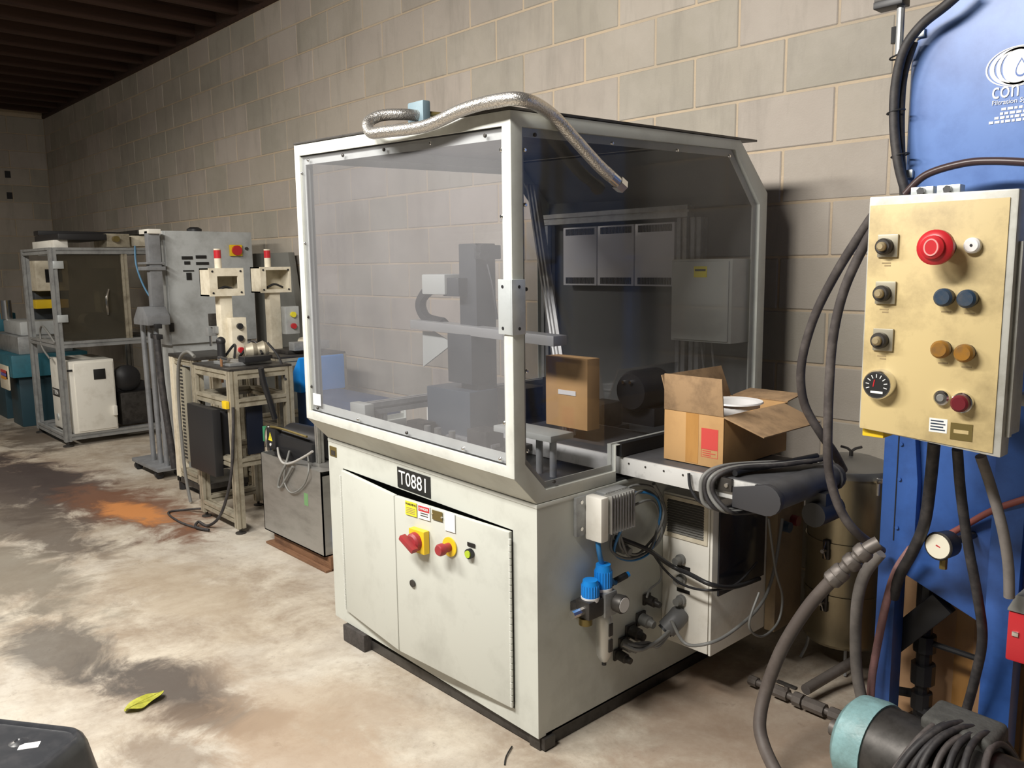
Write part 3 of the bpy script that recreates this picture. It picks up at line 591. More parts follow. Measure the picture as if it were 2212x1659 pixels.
# filter / regulator unit
fr = thing('air_service_unit', 'air filter regulator with two blue knobs on the machine side', 'air regulator', (SX, 1.78, 0.22))
YA, YB_ = 1.735, 1.79
MB().box(SX, SX + 0.03, 1.70, 1.83, 0.395, 0.425).build('wall_bracket', DSTEEL, fr, 0.003)
MB().box(SX + 0.02, SX + 0.075, 1.70, 1.765, 0.385, 0.44).build('body', DSTEEL, fr, 0.006)
MB().box(SX + 0.02, SX + 0.08, 1.765, 1.82, 0.375, 0.45).build('body', ALUG, fr, 0.006)
for (yy, z0, z1, r) in ((1.735, 0.445, 0.495, 0.0255), (1.792, 0.458, 0.528, 0.0255)):
    MB().cyl((SX + 0.048, yy, z0 - 0.012), (SX + 0.048, yy, z0), r * 1.08, n=20).build('collar', WLAB, fr)
    k = MB().lathe((SX + 0.048, yy, z0), (0, 0, z1 - z0), [(0, r), (0.75, r), (0.85, r * 0.9), (1, r * 0.86)], 20).build('knob', BLUEB, fr)
    rb_ = MB()
    for q in range(20):
        an = q * math.pi / 10; rb_.cyl((SX + 0.048 + r * math.cos(an), yy + r * math.sin(an), z0 + 0.004), (SX + 0.048 + r * math.cos(an), yy + r * math.sin(an), z0 + (z1 - z0) * 0.72), 0.0018, n=5)
    rb_.build('grip_ribs', BLUEB, k)
MB().lathe((SX + 0.05, 1.795, 0.375), (0, 0, -0.15), [(0, 0.022), (0.08, 0.026), (0.85, 0.024), (1, 0.012)], 20).build('bowl_guard', mat('bowl_guard_alu', (0.55, 0.55, 0.52), 0.4, 0.6), fr)
for zz in ((0.262, 0.30), (0.312, 0.35)): MB().box(SX + 0.07, SX + 0.0775, 1.787, 1.803, *zz).build('sight_slot', DSTEEL, fr, 0)
MB().cyl((SX + 0.05, 1.795, 0.225), (SX + 0.05, 1.795, 0.212), 0.007, n=10).build('drain', BLACK, fr)
MB().lathe((SX + 0.08, 1.815, 0.412), (0.03, 0, 0), [(0, 0.026), (0.8, 0.028), (1, 0.025)], 24).build('gauge_case', DSTEEL, fr); MB().cyl((SX + 0.110, 1.815, 0.412), (SX + 0.111, 1.815, 0.412), 0.0225, n=24).build('gauge_face', WLAB, fr)
MB().cyl((SX + 0.048, 1.70, 0.41), (SX + 0.048, 1.655, 0.41), 0.013, n=10).build('inlet_coupling', CHROME, fr); MB().cyl((SX + 0.04, 1.82, 0.452), (SX + 0.06, 1.885, 0.472), 0.01, n=10).build('outlet_elbow', BLACK, fr); MB().cyl((SX + 0.06, 1.885, 0.472), (SX + 0.062, 1.893, 0.474), 0.0085, n=10).build('elbow_ring', BLUEB, fr)
MB().cyl((SX + 0.048, 1.715, 0.385), (SX + 0.048, 1.715, 0.365), 0.02, n=14).build('slide_valve', BRASS, fr)
# tubes and cables: each its own run
def run(name, pts, r, m, label, cat='cable', n=7, group=None): return tag(MB().tube(pts, r, n=n, sub=6).build(name, m, None, smooth=60), label, cat, group)
run('air_tube', [(SX + 0.045, 1.77, 0.606), (SX + 0.05, 1.772, 0.57), (SX + 0.045, 1.79, 0.53), (SX + 0.05, 1.825, 0.47), (SX + 0.055, 1.842, 0.458)], 0.008, BLUET, 'blue air tube from the finned manifold down to the regulator', 'tube')
for i, (dy, dz, r_) in enumerate(((0, 0, .1), (0.012, 0.01, .093), (0.02, -0.012, .085), (-0.006, 0.016, .108))):
    pts = [(SX + 0.06 - 0.01 * i, 1.865, 0.63)]
    for k in range(9):
        an = math.radians(215 + k * 40); pts.append((SX + 0.035 + 0.008 * ((k + i) % 3), 1.955 + dy + r_ * 1.2 * math.cos(an), 0.605 + dz + r_ * 1.05 * math.sin(an)))
    run('coiled_tube', pts, 0.0042, BLUET if i == 0 else GREYC, ['pale blue coiled air tube beside the finned manifold', 'outermost grey loop of tubing beside the manifold', 'smallest grey loop of tubing beside the manifold', 'largest grey loop of tubing beside the manifold'][i], 'tube', group='tubing loops by the manifold')
# plugs on the machine side
for i, (px, py, r_) in enumerate(((1395, 1293, .016), (1382, 1335, .02), (1360, 1362, .021), (1344, 1388, .018), (1332, 1412, .016), (1330, 1178, .017))):
    p = Sd(px, py); lab = ['small connector highest of the plug row on the machine side', 'second connector from the top of the plug row on the machine side', 'largest connector in the middle of the plug row on the machine side', 'fourth connector down the plug row on the machine side', 'lowest connector of the plug row on the machine side', 'round black socket beside the tubing loops'][i]
    pg = thing('cable_plug', lab, 'connector', (p.x, p.y, p.z - r_), 'connectors on the machine side')
    MB().box(SX, SX + 0.008, p.y - r_ * 1.1, p.y + r_ * 1.1, p.z - r_ * 1.1, p.z + r_ * 1.1).build('flange', DSTEEL, pg, 0.002)
    MB().lathe((SX + 0.008, p.y, p.z), (0.05, 0, -0.006), [(0, r_), (0.6, r_), (0.65, r_ * .75), (1, r_ * .6)], 14).build('shell', GREYC if i % 2 else DSTEEL, pg)
# control cabinet hung on the side
CX0, CX1, CY0, CY1, CZ0, CZ1 = SX, -1.414, 2.142, 2.69, 0.170, 0.672
cc = thing('control_cabinet', 'white control cabinet with grille and dark glazed door beside the conveyor', 'cabinet', (-1.51, 2.4, 0.17))
cbod = MB().box(CX0, CX1 - 0.012, CY0, CY1, CZ0, CZ1).build('housing', WHITEP, cc, 0.003)
cdr = MB().box(CX1 - 0.009, CX1, CY0, CY1, CZ0 - 0.002, CZ1).build('door', WHITEP, cc, 0.002)
MB().box(CX1, CX1 + 0.006, CY0 + 0.03, CY0 + 0.30, 0.36, 0.645).build('glazed_window', mat('dark_glazing', (0.02, 0.022, 0.03), 0.2), cdr, 0.002)
gr = MB().ring([(-1.598, CY0 - 0.004, 0.528), (-1.432, CY0 - 0.004, 0.528), (-1.432, CY0 - 0.004, 0.664), (-1.598, CY0 - 0.004, 0.664)], [(-1.584, CY0 - 0.004, 0.542), (-1.446, CY0 - 0.004, 0.542), (-1.446, CY0 - 0.004, 0.652), (-1.584, CY0 - 0.004, 0.652)], (0, 0.004, 0)).build('vent_grille', CREAM, cbod, 0)
MB().box(-1.586, -1.444, CY0 - 0.0015, CY0 - 0.0005, 0.54, 0.654).build('grille_opening', BLACK, gr, 0)
for i in range(13): MB().obox((-1.515, CY0 - 0.004, 0.5465 + i * 0.0083), (0.0705, 0, 0), (0, 0.002, 0.0025), (0, -0.0008, 0.001)).build('slat', mat('grille_slat_grey', (0.16, 0.155, 0.14), 0.6), gr, 0)
for (z, ht) in ((0.428, 0.012), (0.35, 0.012)): MB().box(-1.545, -1.495, CY0 - 0.0015, CY0, z, z + ht).build('label_strip', BLKL, cbod, 0)
for (xx, z) in ((-1.53, 0.46), (-1.525, 0.395), (-1.525, 0.325)): MB().lathe((xx, CY0, z), (0, -0.035, 0), [(0, 0.018), (0.3, 0.018), (0.35, 0.013), (1, 0.012)], 12).build('cable_gland', GREYC, cbod)
cd = thing('conduit_elbow', 'thick grey conduit elbow low on the white cabinet', 'conduit', (-1.53, 2.11, 0.2))
MB().tube([(-1.53, CY0 - 0.002, 0.275), (-1.53, CY0 - 0.03, 0.262), (-1.545, CY0 - 0.055, 0.235)], 0.032, n=16).build('elbow', mat('conduit_grey', (0.13, 0.13, 0.13), 0.5), cd, smooth=60); MB().cyl((-1.545, CY0 - 0.055, 0.235), (-1.548, CY0 - 0.06, 0.229), 0.026, n=16).build('opening', BLACK, cd)
# cables draped over the cabinet
run('power_cable', [Sd(1330, 1160, .03), Sd(1400, 1188, .06), at(1450, 1222, Y=2.09), at(1490, 1240, Y=2.09), at(1535, 1262, Y=2.08), at(1585, 1268, X=-1.36), at(1640, 1250, X=-1.38)], 0.0075, BLACK, 'thick black cable sagging across the white cabinet')
run('power_cable', [Sd(1410, 1195, .05), at(1440, 1235, Y=2.1), at(1480, 1265, Y=2.09), at(1535, 1275, Y=2.09), at(1590, 1262, X=-1.37), at(1635, 1215, X=-1.39)], 0.004, BLACK, 'thin black cable sagging just below the thick one on the cabinet')
run('grey_cable', [at(1450, 1340, Y=2.07), at(1480, 1390, Y=2.08), at(1530, 1390, Y=2.09), at(1580, 1365, X=-1.37), at(1640, 1310, X=-1.36), at(1670, 1240, X=-1.36), at(1690, 1120, X=-1.36)], 0.0055, GREYC, 'grey cable looping round the bottom corner of the white cabinet')
run('grey_cable', [at(1660, 1120, X=-1.33), at(1675, 1230, X=-1.33), at(1690, 1290, X=-1.33), at(1680, 1345, X=-1.33), at(1645, 1375, X=-1.33), at(1618, 1350, X=-1.33), at(1640, 1280, X=-1.33)], 0.004, GREYC, 'hanging grey cable loop right of the white cabinet')
for i, (dx, lab) in enumerate(((0, 'upper bundled cable lying among the plugs'), (10, 'middle bundled cable lying among the plugs'), (20, 'lower bundled cable lying among the plugs'))):
    run('bundled_cable', [Sd(1344 + dx, 1392, .05), Sd(1380 + dx, 1405 - i * 8, .07), Sd(1420, 1385 + i * 6, .09), at(1446, 1362 + 3 * i, Y=2.075)], 0.006, GREYC, lab, group='cables into the conduit elbow')
run('sensor_lead', [Sd(1425, 1210, .04), Sd(1428, 1250, .04), Sd(1405, 1272, .04), Sd(1397, 1290, .055)], 0.0035, GREYC, 'thin lead dropping to the topmost plug of the row')
run('riser_cable', [at(1412, 1045, X=SX + .06), Sd(1430, 1080, .04), Sd(1438, 1120, .03), Sd(1425, 1165, .03), Sd(1400, 1190, .05)], 0.006, GREYC, 'grey cable rising to the conveyor between manifold and grille')
# ---------------- conveyor coming out of the side
cv = thing('belt_conveyor', 'flat grey belt conveyor sticking out of the machine side under the carton', 'conveyor', (-1.35, 2.1, 0.76))
CVY0, CVY1 = 1.934, 2.29
BELT = mat('grey_belt', (0.085, 0.085, 0.09), 0.5, dirt=(0.035, 0.035, 0.035), amt=0.6, scale=10)
RAILP = mat('white_rail_paint', (0.68, 0.68, 0.66), 0.4, 0.1, dirt=(0.22, 0.22, 0.22), amt=0.7, scale=14, lo=0.5, hi=0.72)
MB().box(-2.2, -1.15, CVY0, CVY0 + 0.012, 0.764, 0.818).build('side_rail', RAILP, cv, 0.002); MB().box(-2.2, -1.15, CVY1 - 0.012, CVY1, 0.764, 0.818).build('side_rail', RAILP, cv, 0.002)
MB().box(-2.2, -1.12, CVY0 + 0.012, CVY1 - 0.012, 0.770, 0.820).build('belt', BELT, cv, 0.004)
MB().lathe((-1.118, CVY0 + 0.015, 0.784), (0, CVY1 - CVY0 - 0.03, 0), [(0, 0.04), (1, 0.04)], 22).build('end_roller', BELT, cv)
for yy in (CVY0 - 0.006, CVY1 - 0.014):
    pts = [(-1.215, yy, 0.745)] + [(-1.115 + 0.045 * math.sin(t), yy, 0.782 - 0.042 * math.cos(t)) for t in [k * math.pi / 8 for k in range(9)]] + [(-1.215, yy, 0.80)]
    MB().prism(pts, (0, 0.02, 0)).build('end_guard', mat('guard_grey', (0.045, 0.045, 0.05), 0.5), cv, 0.002)
tk = MB().box(-1.285, -1.215, CVY0 - 0.010, CVY0, 0.785, 0.822).build('belt_tensioner', DSTEEL, cv, 0.002)
for xx in (-1.27, -1.23): MB().cyl((xx, CVY0 - 0.010, 0.803), (xx, CVY0 - 0.014, 0.803), 0.006, n=8).build('bolt', CHROME, tk)
MB().lathe((-1.085, CVY0 + 0.2, 0.705), (0, 0.12, 0), [(0, 0.035), (1, 0.035)], 18).build('drive_motor', BLACK, cv); MB().box(-1.12, -1.06, CVY0 + 0.22, CVY0 + 0.26, 0.70, 0.765).build('motor_mount', BLACK, cv, 0)
for t in (0.06, 0.2, 0.35, 0.5, 0.66): MB().cyl((-1.606 + 0.45 * t, CVY0, 0.803), (-1.606 + 0.45 * t, CVY0 - 0.002, 0.803), 0.003, n=8).build('screw', DSTEEL, cv)
MB().box(-1.62, -1.60, CVY0 - 0.01, CVY1 + 0.02, 0.822, 0.862).build('brush_strip', BLACK, cv, 0)
# cable bundle hung over the conveyor end
for i in range(4):
    x = -1.30 + i * 0.014
    pts = [(x + 0.16, 2.22, 0.832 + 0.006 * i), (x + 0.10, 2.10, 0.842), (x + 0.03, 1.975, 0.842), (x, 1.922 - 0.003 * i, 0.82), (x - 0.004, 1.912, 0.775), (x + 0.01 + 0.01 * i, 1.918, 0.735), (x + 0.05, 1.96, 0.722), (x + 0.09, 2.04, 0.722)]
    run('draped_cable', pts, 0.0062, GREYC if i % 2 == 0 else RUBBER, ['first', 'second', 'third', 'fourth'][i] + ' from the left of the cables hung over the conveyor edge', group='cables hung over the conveyor end')
run('belt_cable', [(-1.02 - 0.12, 2.25, 0.845), (-1.17, 2.12, 0.842), (-1.22, 2.0, 0.834), (-1.225, 1.955, 0.832)], 0.009, BLACK, 'short black cable lying across the conveyor end')
run('hanging_wire', [at(1488, 1022, Y=1.925), at(1492, 1055, Y=1.918), at(1510, 1082, Y=1.922), at(1545, 1100, Y=1.96), at(1590, 1105, Y=2.03)], 0.0045, BLACK, 'thin black wire hanging down from under the open carton')
# ---------------- open cardboard box
bx = thing('cardboard_box', 'open cardboard box with a red square label on the conveyor', 'box', (-1.39, 2.19, 0.822))
BX0, BX1, BY0, BY1, BZ0, BZ1 = -1.495, -1.290, 1.995, 2.345, 0.823, 0.975
T_ = 0.005
MB().box(BX0, BX1, BY0, BY0 + T_, BZ0, BZ1).build('side_panel', CARD, bx, 0.001); MB().box(BX0, BX1, BY1 - T_, BY1, BZ0, BZ1).build('side_panel', CARD, bx, 0.001)
MB().box(BX1 - T_, BX1, BY0 + T_, BY1 - T_, BZ0, BZ1).build('side_panel', CARD, bx, 0.001); MB().box(BX0, BX0 + T_, BY0 + T_, BY1 - T_, BZ0, BZ1).build('side_panel', CARD, bx, 0.001)
MB().box(BX0 + T_, BX1 - T_, BY0 + T_, BY1 - T_, BZ0, BZ0 + 0.004).build('bottom', CARDI, bx, 0)
def flap(p0, p1, d): # hinge edge and outward direction
    p0, p1, d = V(p0), V(p1), V(d); n_ = (p1 - p0).cross(d).normalized() * 0.004
    return MB().prism([p0, p1, p1 + d - (p1 - p0) * 0.02, p0 + d + (p1 - p0) * 0.02], n_).build('flap', CARDI, bx, 0.0008)
flap((BX0, BY0 + 0.002, BZ1), (BX1, BY0 + 0.002, BZ1), (0.004, -0.012, 0.108))
flap((BX1, BY0, BZ1), (BX1, BY1 - 0.02, BZ1), (0.115, 0.015, -0.045))
flap((BX0 + 0.01, BY1, BZ1), (BX1, BY1, BZ1), (0.0, 0.10, 0.012))
flap((BX0, BY0 + 0.02, BZ1), (BX0, BY1, BZ1), (-0.035, 0, 0.095))
MB().box(BX0 + 0.078, BX0 + 0.122, BY0 - 0.0008, BY0, BZ0 + 0.004, BZ1 - 0.002).build('tape', TAPE, bx, 0)
MB().box(BX0 + 0.132, BX0 + 0.188, BY0 - 0.0008, BY0, BZ0 + 0.052, BZ0 + 0.112).build('red_label', REDL, bx, 0)
MB().ring([(BX0 + 0.132, BY0 - 0.0006, BZ0 + 0.028), (BX0 + 0.188, BY0 - 0.0006, BZ0 + 0.028), (BX0 + 0.188, BY0 - 0.0006, BZ0 + 0.052), (BX0 + 0.132, BY0 - 0.0006, BZ0 + 0.052)], [(BX0 + 0.1332, BY0 - 0.0006, BZ0 + 0.0292), (BX0 + 0.1868, BY0 - 0.0006, BZ0 + 0.0292), (BX0 + 0.1868, BY0 - 0.0006, BZ0 + 0.0508), (BX0 + 0.1332, BY0 - 0.0006, BZ0 + 0.0508)], (0, 0.0006, 0)).build('label_outline', REDL, bx, 0)
for i in range(3): MB().box(BX0 + 0.137, BX0 + 0.165 + 0.015 * (i % 2), BY0 - 0.0008, BY0, BZ0 + 0.045 - i * 0.006, BZ0 + 0.047 - i * 0.006).build('print_line', REDL, bx, 0)
tag(MB().lathe((-1.385, 2.20, 0.832), (0, 0, 0.155), [(0, 0.07), (0.95, 0.075), (0.97, 0.085), (1, 0.083), (0.97, 0.07), (0.1, 0.066)], 28).build('plastic_tub', WLAB, None), 'white plastic tub standing inside the open cardboard box', 'tub')
# beige box with buttons fixed to the far end of the cabinet
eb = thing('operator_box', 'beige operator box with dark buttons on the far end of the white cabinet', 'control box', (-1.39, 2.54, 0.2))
MB().box(-1.413, -1.374, 2.46, 2.635, 0.16, 0.60).build('housing', mat('shaded_beige_enamel', (0.26, 0.19, 0.11), 0.6, dirt=(0.12, 0.09, 0.06), amt=0.7, scale=9), eb, 0.004)  # beige enamel with the shade on this side darkened into its colour
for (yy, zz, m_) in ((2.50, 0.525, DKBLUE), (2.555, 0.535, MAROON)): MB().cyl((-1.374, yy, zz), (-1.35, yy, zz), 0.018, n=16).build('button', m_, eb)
# ================================================================ blue filtration unit at the right
YT = 2.30
fu = thing('filtration_unit', 'tall blue filtration unit with arched tank and frame legs at the right', 'filtration machine', (-0.6, 2.5, 0))
def T3(px, py): return at(px, py, Y=YT)
xl = T3(1957, 330).x; zt = 2.075; R_ = 0.17; xr = xl + 0.62
pts = [(xl, YT, 1.42)] + [(xl, YT, zt - R_)]
for k in range(1, 9):
    a = math.pi / 2 * k / 8; pts.append((xl + R_ - R_ * math.cos(a), YT, zt - R_ + R_ * math.sin(a)))
for k in range(0, 9):
    a = math.pi / 2 * k / 8; pts.append((xr - R_ + R_ * math.sin(a), YT, zt - R_ + R_ * math.cos(a)))
pts += [(xr, YT, 1.42)]
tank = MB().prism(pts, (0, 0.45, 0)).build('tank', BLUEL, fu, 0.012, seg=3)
cx, cz = (xl + xr) / 2, 1.74
def sc(p, k, y): return (cx + (p[0] - cx) * k, y, cz + (p[2] - cz) * k)
MB().ring([sc(p, 1.035, YT + 0.03) for p in pts], [sc(p, 0.99, YT + 0.03) for p in pts], (0, 0.03, 0)).build('tank_rim', DSTEEL, fu, 0)
def tq(px, py): return at(px, py, Y=YT - 0.0015)
# printed emblem: nested ovals and a drop
LC = tq(2198, 142)
def oval(ax, az, w_, ox=0.0):
    n = 40; o_ = [(LC.x + ox + ax * math.cos(2 * math.pi * k / n), LC.y, LC.z + az * math.sin(2 * math.pi * k / n)) for k in range(n)]
    i_ = [(LC.x + ox + (ax - w_) * math.cos(2 * math.pi * k / n), LC.y, LC.z + (az - w_ * 0.55) * math.sin(2 * math.pi * k / n)) for k in range(n)]
    return MB().ring(o_, i_, (0, 0.0008, 0)).build('emblem_ring', WTXT, tank, 0)
oval(0.070, 0.047, 0.004); oval(0.061, 0.044, 0.010); oval(0.046, 0.043, 0.009)
n = 30; ov = [(LC.x + 0.032 * math.cos(2 * math.pi * k / n), LC.y, LC.z + 0.041 * math.sin(2 * math.pi * k / n)) for k in range(n)]
em = MB().prism(ov, (0, 0.0008, 0)).build('emblem_field', WTXT, tank, 0)
def drop(s_, dz=-0.004): 
    P = []
    for k in range(24):
        t = 2 * math.pi * k / 24; x_ = 0.016 * s_ * math.sin(t) * (0.5 * (1 - math.cos(t))) ** 0.6; z_ = -0.022 * s_ * -math.cos(t) * 1.0
        P.append((LC.x + 0.008 + x_, LC.y - 0.0006, LC.z + dz + z_))
    return P
MB().ring(drop(1.0), drop(0.8), (0, 0.0006, 0)).build('emblem_drop', BLUEP, em, 0)
p = tq(2142, 199); text('brand_text', 'con', 0.058, p + V((0, 0, 0.0)), EX, EZ, WTXT, tank, align='LEFT', sx=0.72)
p = tq(2142, 226); text('brand_text', 'Filtration Sy', 0.0155, p + V((0, 0, 0.002)), EX, EZ, WTXT, tank, align='LEFT')
for i, (x0, x1) in enumerate(((2163, 2235), (2160, 2235), (2148, 2235), (2136, 2235))):
    y_ = 236 + i * 10; a = tq(x0, y_); c_ = tq(x1, y_ - 2); k = 0; x = a.x
    ln = MB()
    while x < c_.x: wv = random.uniform(0.006, 0.012); ln.box(x, x + wv, a.y, a.y + 0.0008, a.z - 0.003, a.z + 0.003); x += wv + 0.003
    ln.build('small_print', WTXT, tank, 0)
# frame: left post, leg, hopper, braces
px0, px1 = at(1908, 1000, Y=2.33).x, at(1962, 1000, Y=2.33).x
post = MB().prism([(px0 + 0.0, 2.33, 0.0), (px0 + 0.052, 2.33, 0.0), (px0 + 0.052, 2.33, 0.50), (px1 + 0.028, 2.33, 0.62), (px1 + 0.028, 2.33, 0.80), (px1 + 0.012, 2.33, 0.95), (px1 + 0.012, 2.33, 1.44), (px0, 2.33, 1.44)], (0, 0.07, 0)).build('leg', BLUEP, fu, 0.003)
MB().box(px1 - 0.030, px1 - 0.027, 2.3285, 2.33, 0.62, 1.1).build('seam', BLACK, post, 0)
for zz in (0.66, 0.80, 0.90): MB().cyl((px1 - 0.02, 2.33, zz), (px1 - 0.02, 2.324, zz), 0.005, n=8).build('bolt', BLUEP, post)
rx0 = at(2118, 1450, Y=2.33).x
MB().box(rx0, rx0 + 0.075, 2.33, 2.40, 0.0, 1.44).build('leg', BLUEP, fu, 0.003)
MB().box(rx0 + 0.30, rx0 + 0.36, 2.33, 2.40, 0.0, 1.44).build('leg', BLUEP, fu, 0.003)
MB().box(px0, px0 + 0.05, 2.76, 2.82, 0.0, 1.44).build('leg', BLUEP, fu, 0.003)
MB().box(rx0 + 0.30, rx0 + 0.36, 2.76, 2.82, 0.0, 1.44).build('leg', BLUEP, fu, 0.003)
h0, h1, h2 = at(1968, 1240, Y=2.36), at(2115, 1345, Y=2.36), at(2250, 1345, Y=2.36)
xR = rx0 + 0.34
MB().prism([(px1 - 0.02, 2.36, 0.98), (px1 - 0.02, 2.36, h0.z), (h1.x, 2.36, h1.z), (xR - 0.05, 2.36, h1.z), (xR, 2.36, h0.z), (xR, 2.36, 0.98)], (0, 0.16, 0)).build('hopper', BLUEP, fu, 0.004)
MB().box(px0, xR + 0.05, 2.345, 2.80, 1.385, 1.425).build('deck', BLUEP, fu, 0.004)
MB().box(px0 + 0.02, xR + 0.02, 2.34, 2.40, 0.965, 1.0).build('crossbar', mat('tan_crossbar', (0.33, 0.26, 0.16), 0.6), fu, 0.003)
d0, d1 = at(1925, 1390, Y=2.42), at(2040, 1300, Y=2.42); dv = (d1 - d0); MB().obox((d0 + d1) / 2, dv / 2, V((0, 0.02, 0)), dv.cross(V((0, 1, 0))).normalized() * 0.034).build('diagonal_brace', BLACK, fu, 0.003)
for (px, py) in ((1990, 72), (1965, 376)):
    p = T3(px, py); MB().box(p.x - 0.022, p.x + 0.012, YT - 0.012, YT - 0.001, p.z - 0.011, p.z + 0.011).build('lug', GALV, fu, 0.004)
# clamp ironwork above the tank
cl = thing('top_clamp_bar', 'black clamp bar with a pale rod above the blue tank', 'clamp', (T3(2000, 10).x, YT - 0.03, 2.03))
a = T3(1908, 12); c_ = T3(2290, 6)
MB().box(a.x, c_.x, YT - 0.055, YT - 0.02, a.z - 0.004, a.z + 0.008).build('bar', DSTEEL, cl, 0.002); MB().box(a.x, a.x + 0.075, YT - 0.06, YT - 0.012, a.z - 0.022, a.z - 0.004).build('block', BLACK, cl, 0.003)
p = T3(1958, 35); MB().cyl((p.x, YT - 0.035, 1.93), (p.x, YT - 0.035, a.z), 0.010, n=10).build('rod', ALUG, cl); MB().cyl((p.x - 0.012, YT - 0.035, 1.96), (p.x - 0.012, YT - 0.035, 2.0), 0.010, n=8).build('nut', BLACK, cl)
# ---------------- beige operator panel
PY = 1.92
pn = thing('control_console', 'beige control console with red emergency stop hung on the blue unit', 'control box', (-0.72, PY + 0.05, 1.0))
PX0, PX1, PZ0, PZ1 = -0.868, -0.578, 1.002, 1.533
PFR = mat('panel_grey_frame', (0.50, 0.50, 0.46), 0.45, 0.2, dirt=(0.26, 0.25, 0.2), amt=0.6, scale=12)
MB().prism([(PX0 - 0.004, PY, 1.012), (PX1 + 0.012, PY, 0.988), (PX1 + 0.012, PY, 1.545), (PX0 - 0.004, PY, 1.548)], (0, 0.05, 0)).build('enclosure', PFR, pn, 0.004)
MB().box(PX0 + 0.02, PX1, PY + 0.05, PY + 0.16, 1.02, 1.53).build('rear_housing', PFR, pn, 0.004)
fc = MB().prism([(PX0, PY - 0.0025, 1.013), (PX1 - 0.003, PY - 0.0025, 0.996), (PX1 - 0.003, PY - 0.0025, 1.528), (PX0, PY - 0.0025, 1.528)], (0, 0.0025, 0)).build('face_plate', BEIGE, pn, 0.0008)
MB().box(PX1 + 0.012, PX1 + 0.02, PY + 0.02, PY + 0.035, 1.03, 1.44).build('hinge', PFR, pn, 0.001)
for xx, z0 in ((-0.765, 1.546), (-0.71, 1.546)):
    MB().box(xx - 0.024, xx + 0.024, PY + 0.02, PY + 0.05, z0, z0 + 0.018).build('hanger', GALV, pn, 0.002); MB().cyl((xx, PY + 0.02, z0 + 0.008), (xx, PY + 0.012, z0 + 0.008), 0.009, n=6).build('hanger_bolt', CHROME, pn)
MB().box(-0.80, -0.56, PY + 0.16, YT + 0.06, 1.44, 1.475).build('mounting_arm', GALV, pn, 0.003); MB().box(-0.80, -0.76, PY + 0.16, YT + 0.06, 1.05, 1.09).build('mounting_arm', GALV, pn, 0.003)
FY = PY - 0.0025
def ctl(nm, x, z, prof_, m, parent=None, n_=22, y0=FY): return MB().lathe((x, y0, z), (0, -1, 0), [(h, r) for h, r in prof_], n_).build(nm, m, parent or fc)
for z in (1.435, 1.330, 1.223):
    k = MB().box(-0.845, -0.799, FY - 0.006, FY, z - 0.024, z + 0.027).build('selector_switch', mat('selector_plate', (0.36, 0.33, 0.25), 0.4, 0.5), fc, 0.002)
    ctl('selector_ring', -0.826, z, [(0.006, 0.0185), (0.020, 0.0185), (0.024, 0.015)], DSTEEL, k); ctl('selector_knob', -0.826, z, [(0.02, 0.011), (0.032, 0.010), (0.036, 0.006)], mat('selector_knob_tan', (0.42, 0.34, 0.20), 0.4, 0.4), k)
    for i in range(2): MB().box(-0.835 + 0.006 * i, -0.815, FY - 0.0005, FY, z - 0.038 - i * 0.006, z - 0.035 - i * 0.006).build('caption_print', GTXT, k, 0)
g = ctl('dial_gauge', -0.822, 1.122, [(0, 0.0345), (0.02, 0.0345), (0.026, 0.0315)], CHROME, None, 30)
ctl('gauge_face', -0.822, 1.122, [(0.0262, 0.0285), (0.0268, 0.0285)], BLKL, g, 30)
gm = MB()
for k in range(9):
    a = math.radians(200 - k * 27); gm.obox((-0.822 + 0.021 * math.cos(a), FY - 0.0272, 1.122 + 0.021 * math.sin(a)), V((math.cos(a), 0, math.sin(a))) * 0.004, V((0, 0.0003, 0)), V((-math.sin(a), 0, math.cos(a))) * 0.0009)
gm.build('gauge_marks', WTXT, g); MB().obox((-0.828, FY - 0.0274, 1.126), (0.0014, 0, 0.008), (0, 0.0003, 0), (0.0012, 0, -0.0002)).build('gauge_needle', REDP, g); MB().box(-0.835, -0.807, FY - 0.0272, FY - 0.0266, 1.103, 1.108).build('gauge_text', WTXT, g, 0)
e = ctl('emergency_stop', -0.700, 1.430, [(0, 0.022), (0.03, 0.022), (0.05, 0.018)], BLACK)
sb = ctl('mushroom_button', -0.700, 1.430, [(0.045, 0.026), (0.048, 0.037), (0.060, 0.037), (0.066, 0.031), (0.068, 0.025), (0.075, 0.024), (0.080, 0.017)], REDP, e, 30)
MB().ring([(-0.700 + 0.015 * math.cos(k * math.pi / 12), FY - 0.0805, 1.43 + 0.018 * math.sin(k * math.pi / 12)) for k in range(24)], [(-0.700 + 0.012 * math.cos(k * math.pi / 12), FY - 0.0805, 1.43 + 0.015 * math.sin(k * math.pi / 12)) for k in range(24)], (0, 0.0008, 0)).build('stop_ring_print', mat('pink_print', (0.75, 0.30, 0.28), 0.5), sb, 0)
i_ = ctl('key_switch', -0.644, 1.433, [(0, 0.0165), (0.012, 0.0165), (0.016, 0.013)], WLAB); ctl('key_slot', -0.644, 1.433, [(0.016, 0.003), (0.0168, 0.003)], BLACK, i_, 8)
for (x, z, m_) in ((-0.691, 1.324, DKBLUE), (-0.644, 1.322, DKBLUE), (-0.691, 1.212, AMBER), (-0.643, 1.207, AMBER)):
    r = ctl('push_button', x, z, [(0, 0.0175), (0.012, 0.0175)], DSTEEL); ctl('button_cap', x, z, [(0.012, 0.0195), (0.024, 0.0195), (0.029, 0.015)], m_, r)
    MB().box(x - 0.010, x + 0.010, FY - 0.0005, FY, z - 0.033, z - 0.030).build('caption_print', GTXT, r, 0)
r = ctl('pilot_light', -0.687, 1.105, [(0, 0.0165), (0.010, 0.0165), (0.013, 0.013)], CHROME); ctl('lens', -0.687, 1.105, [(0.013, 0.009), (0.016, 0.007)], GREYC, r)
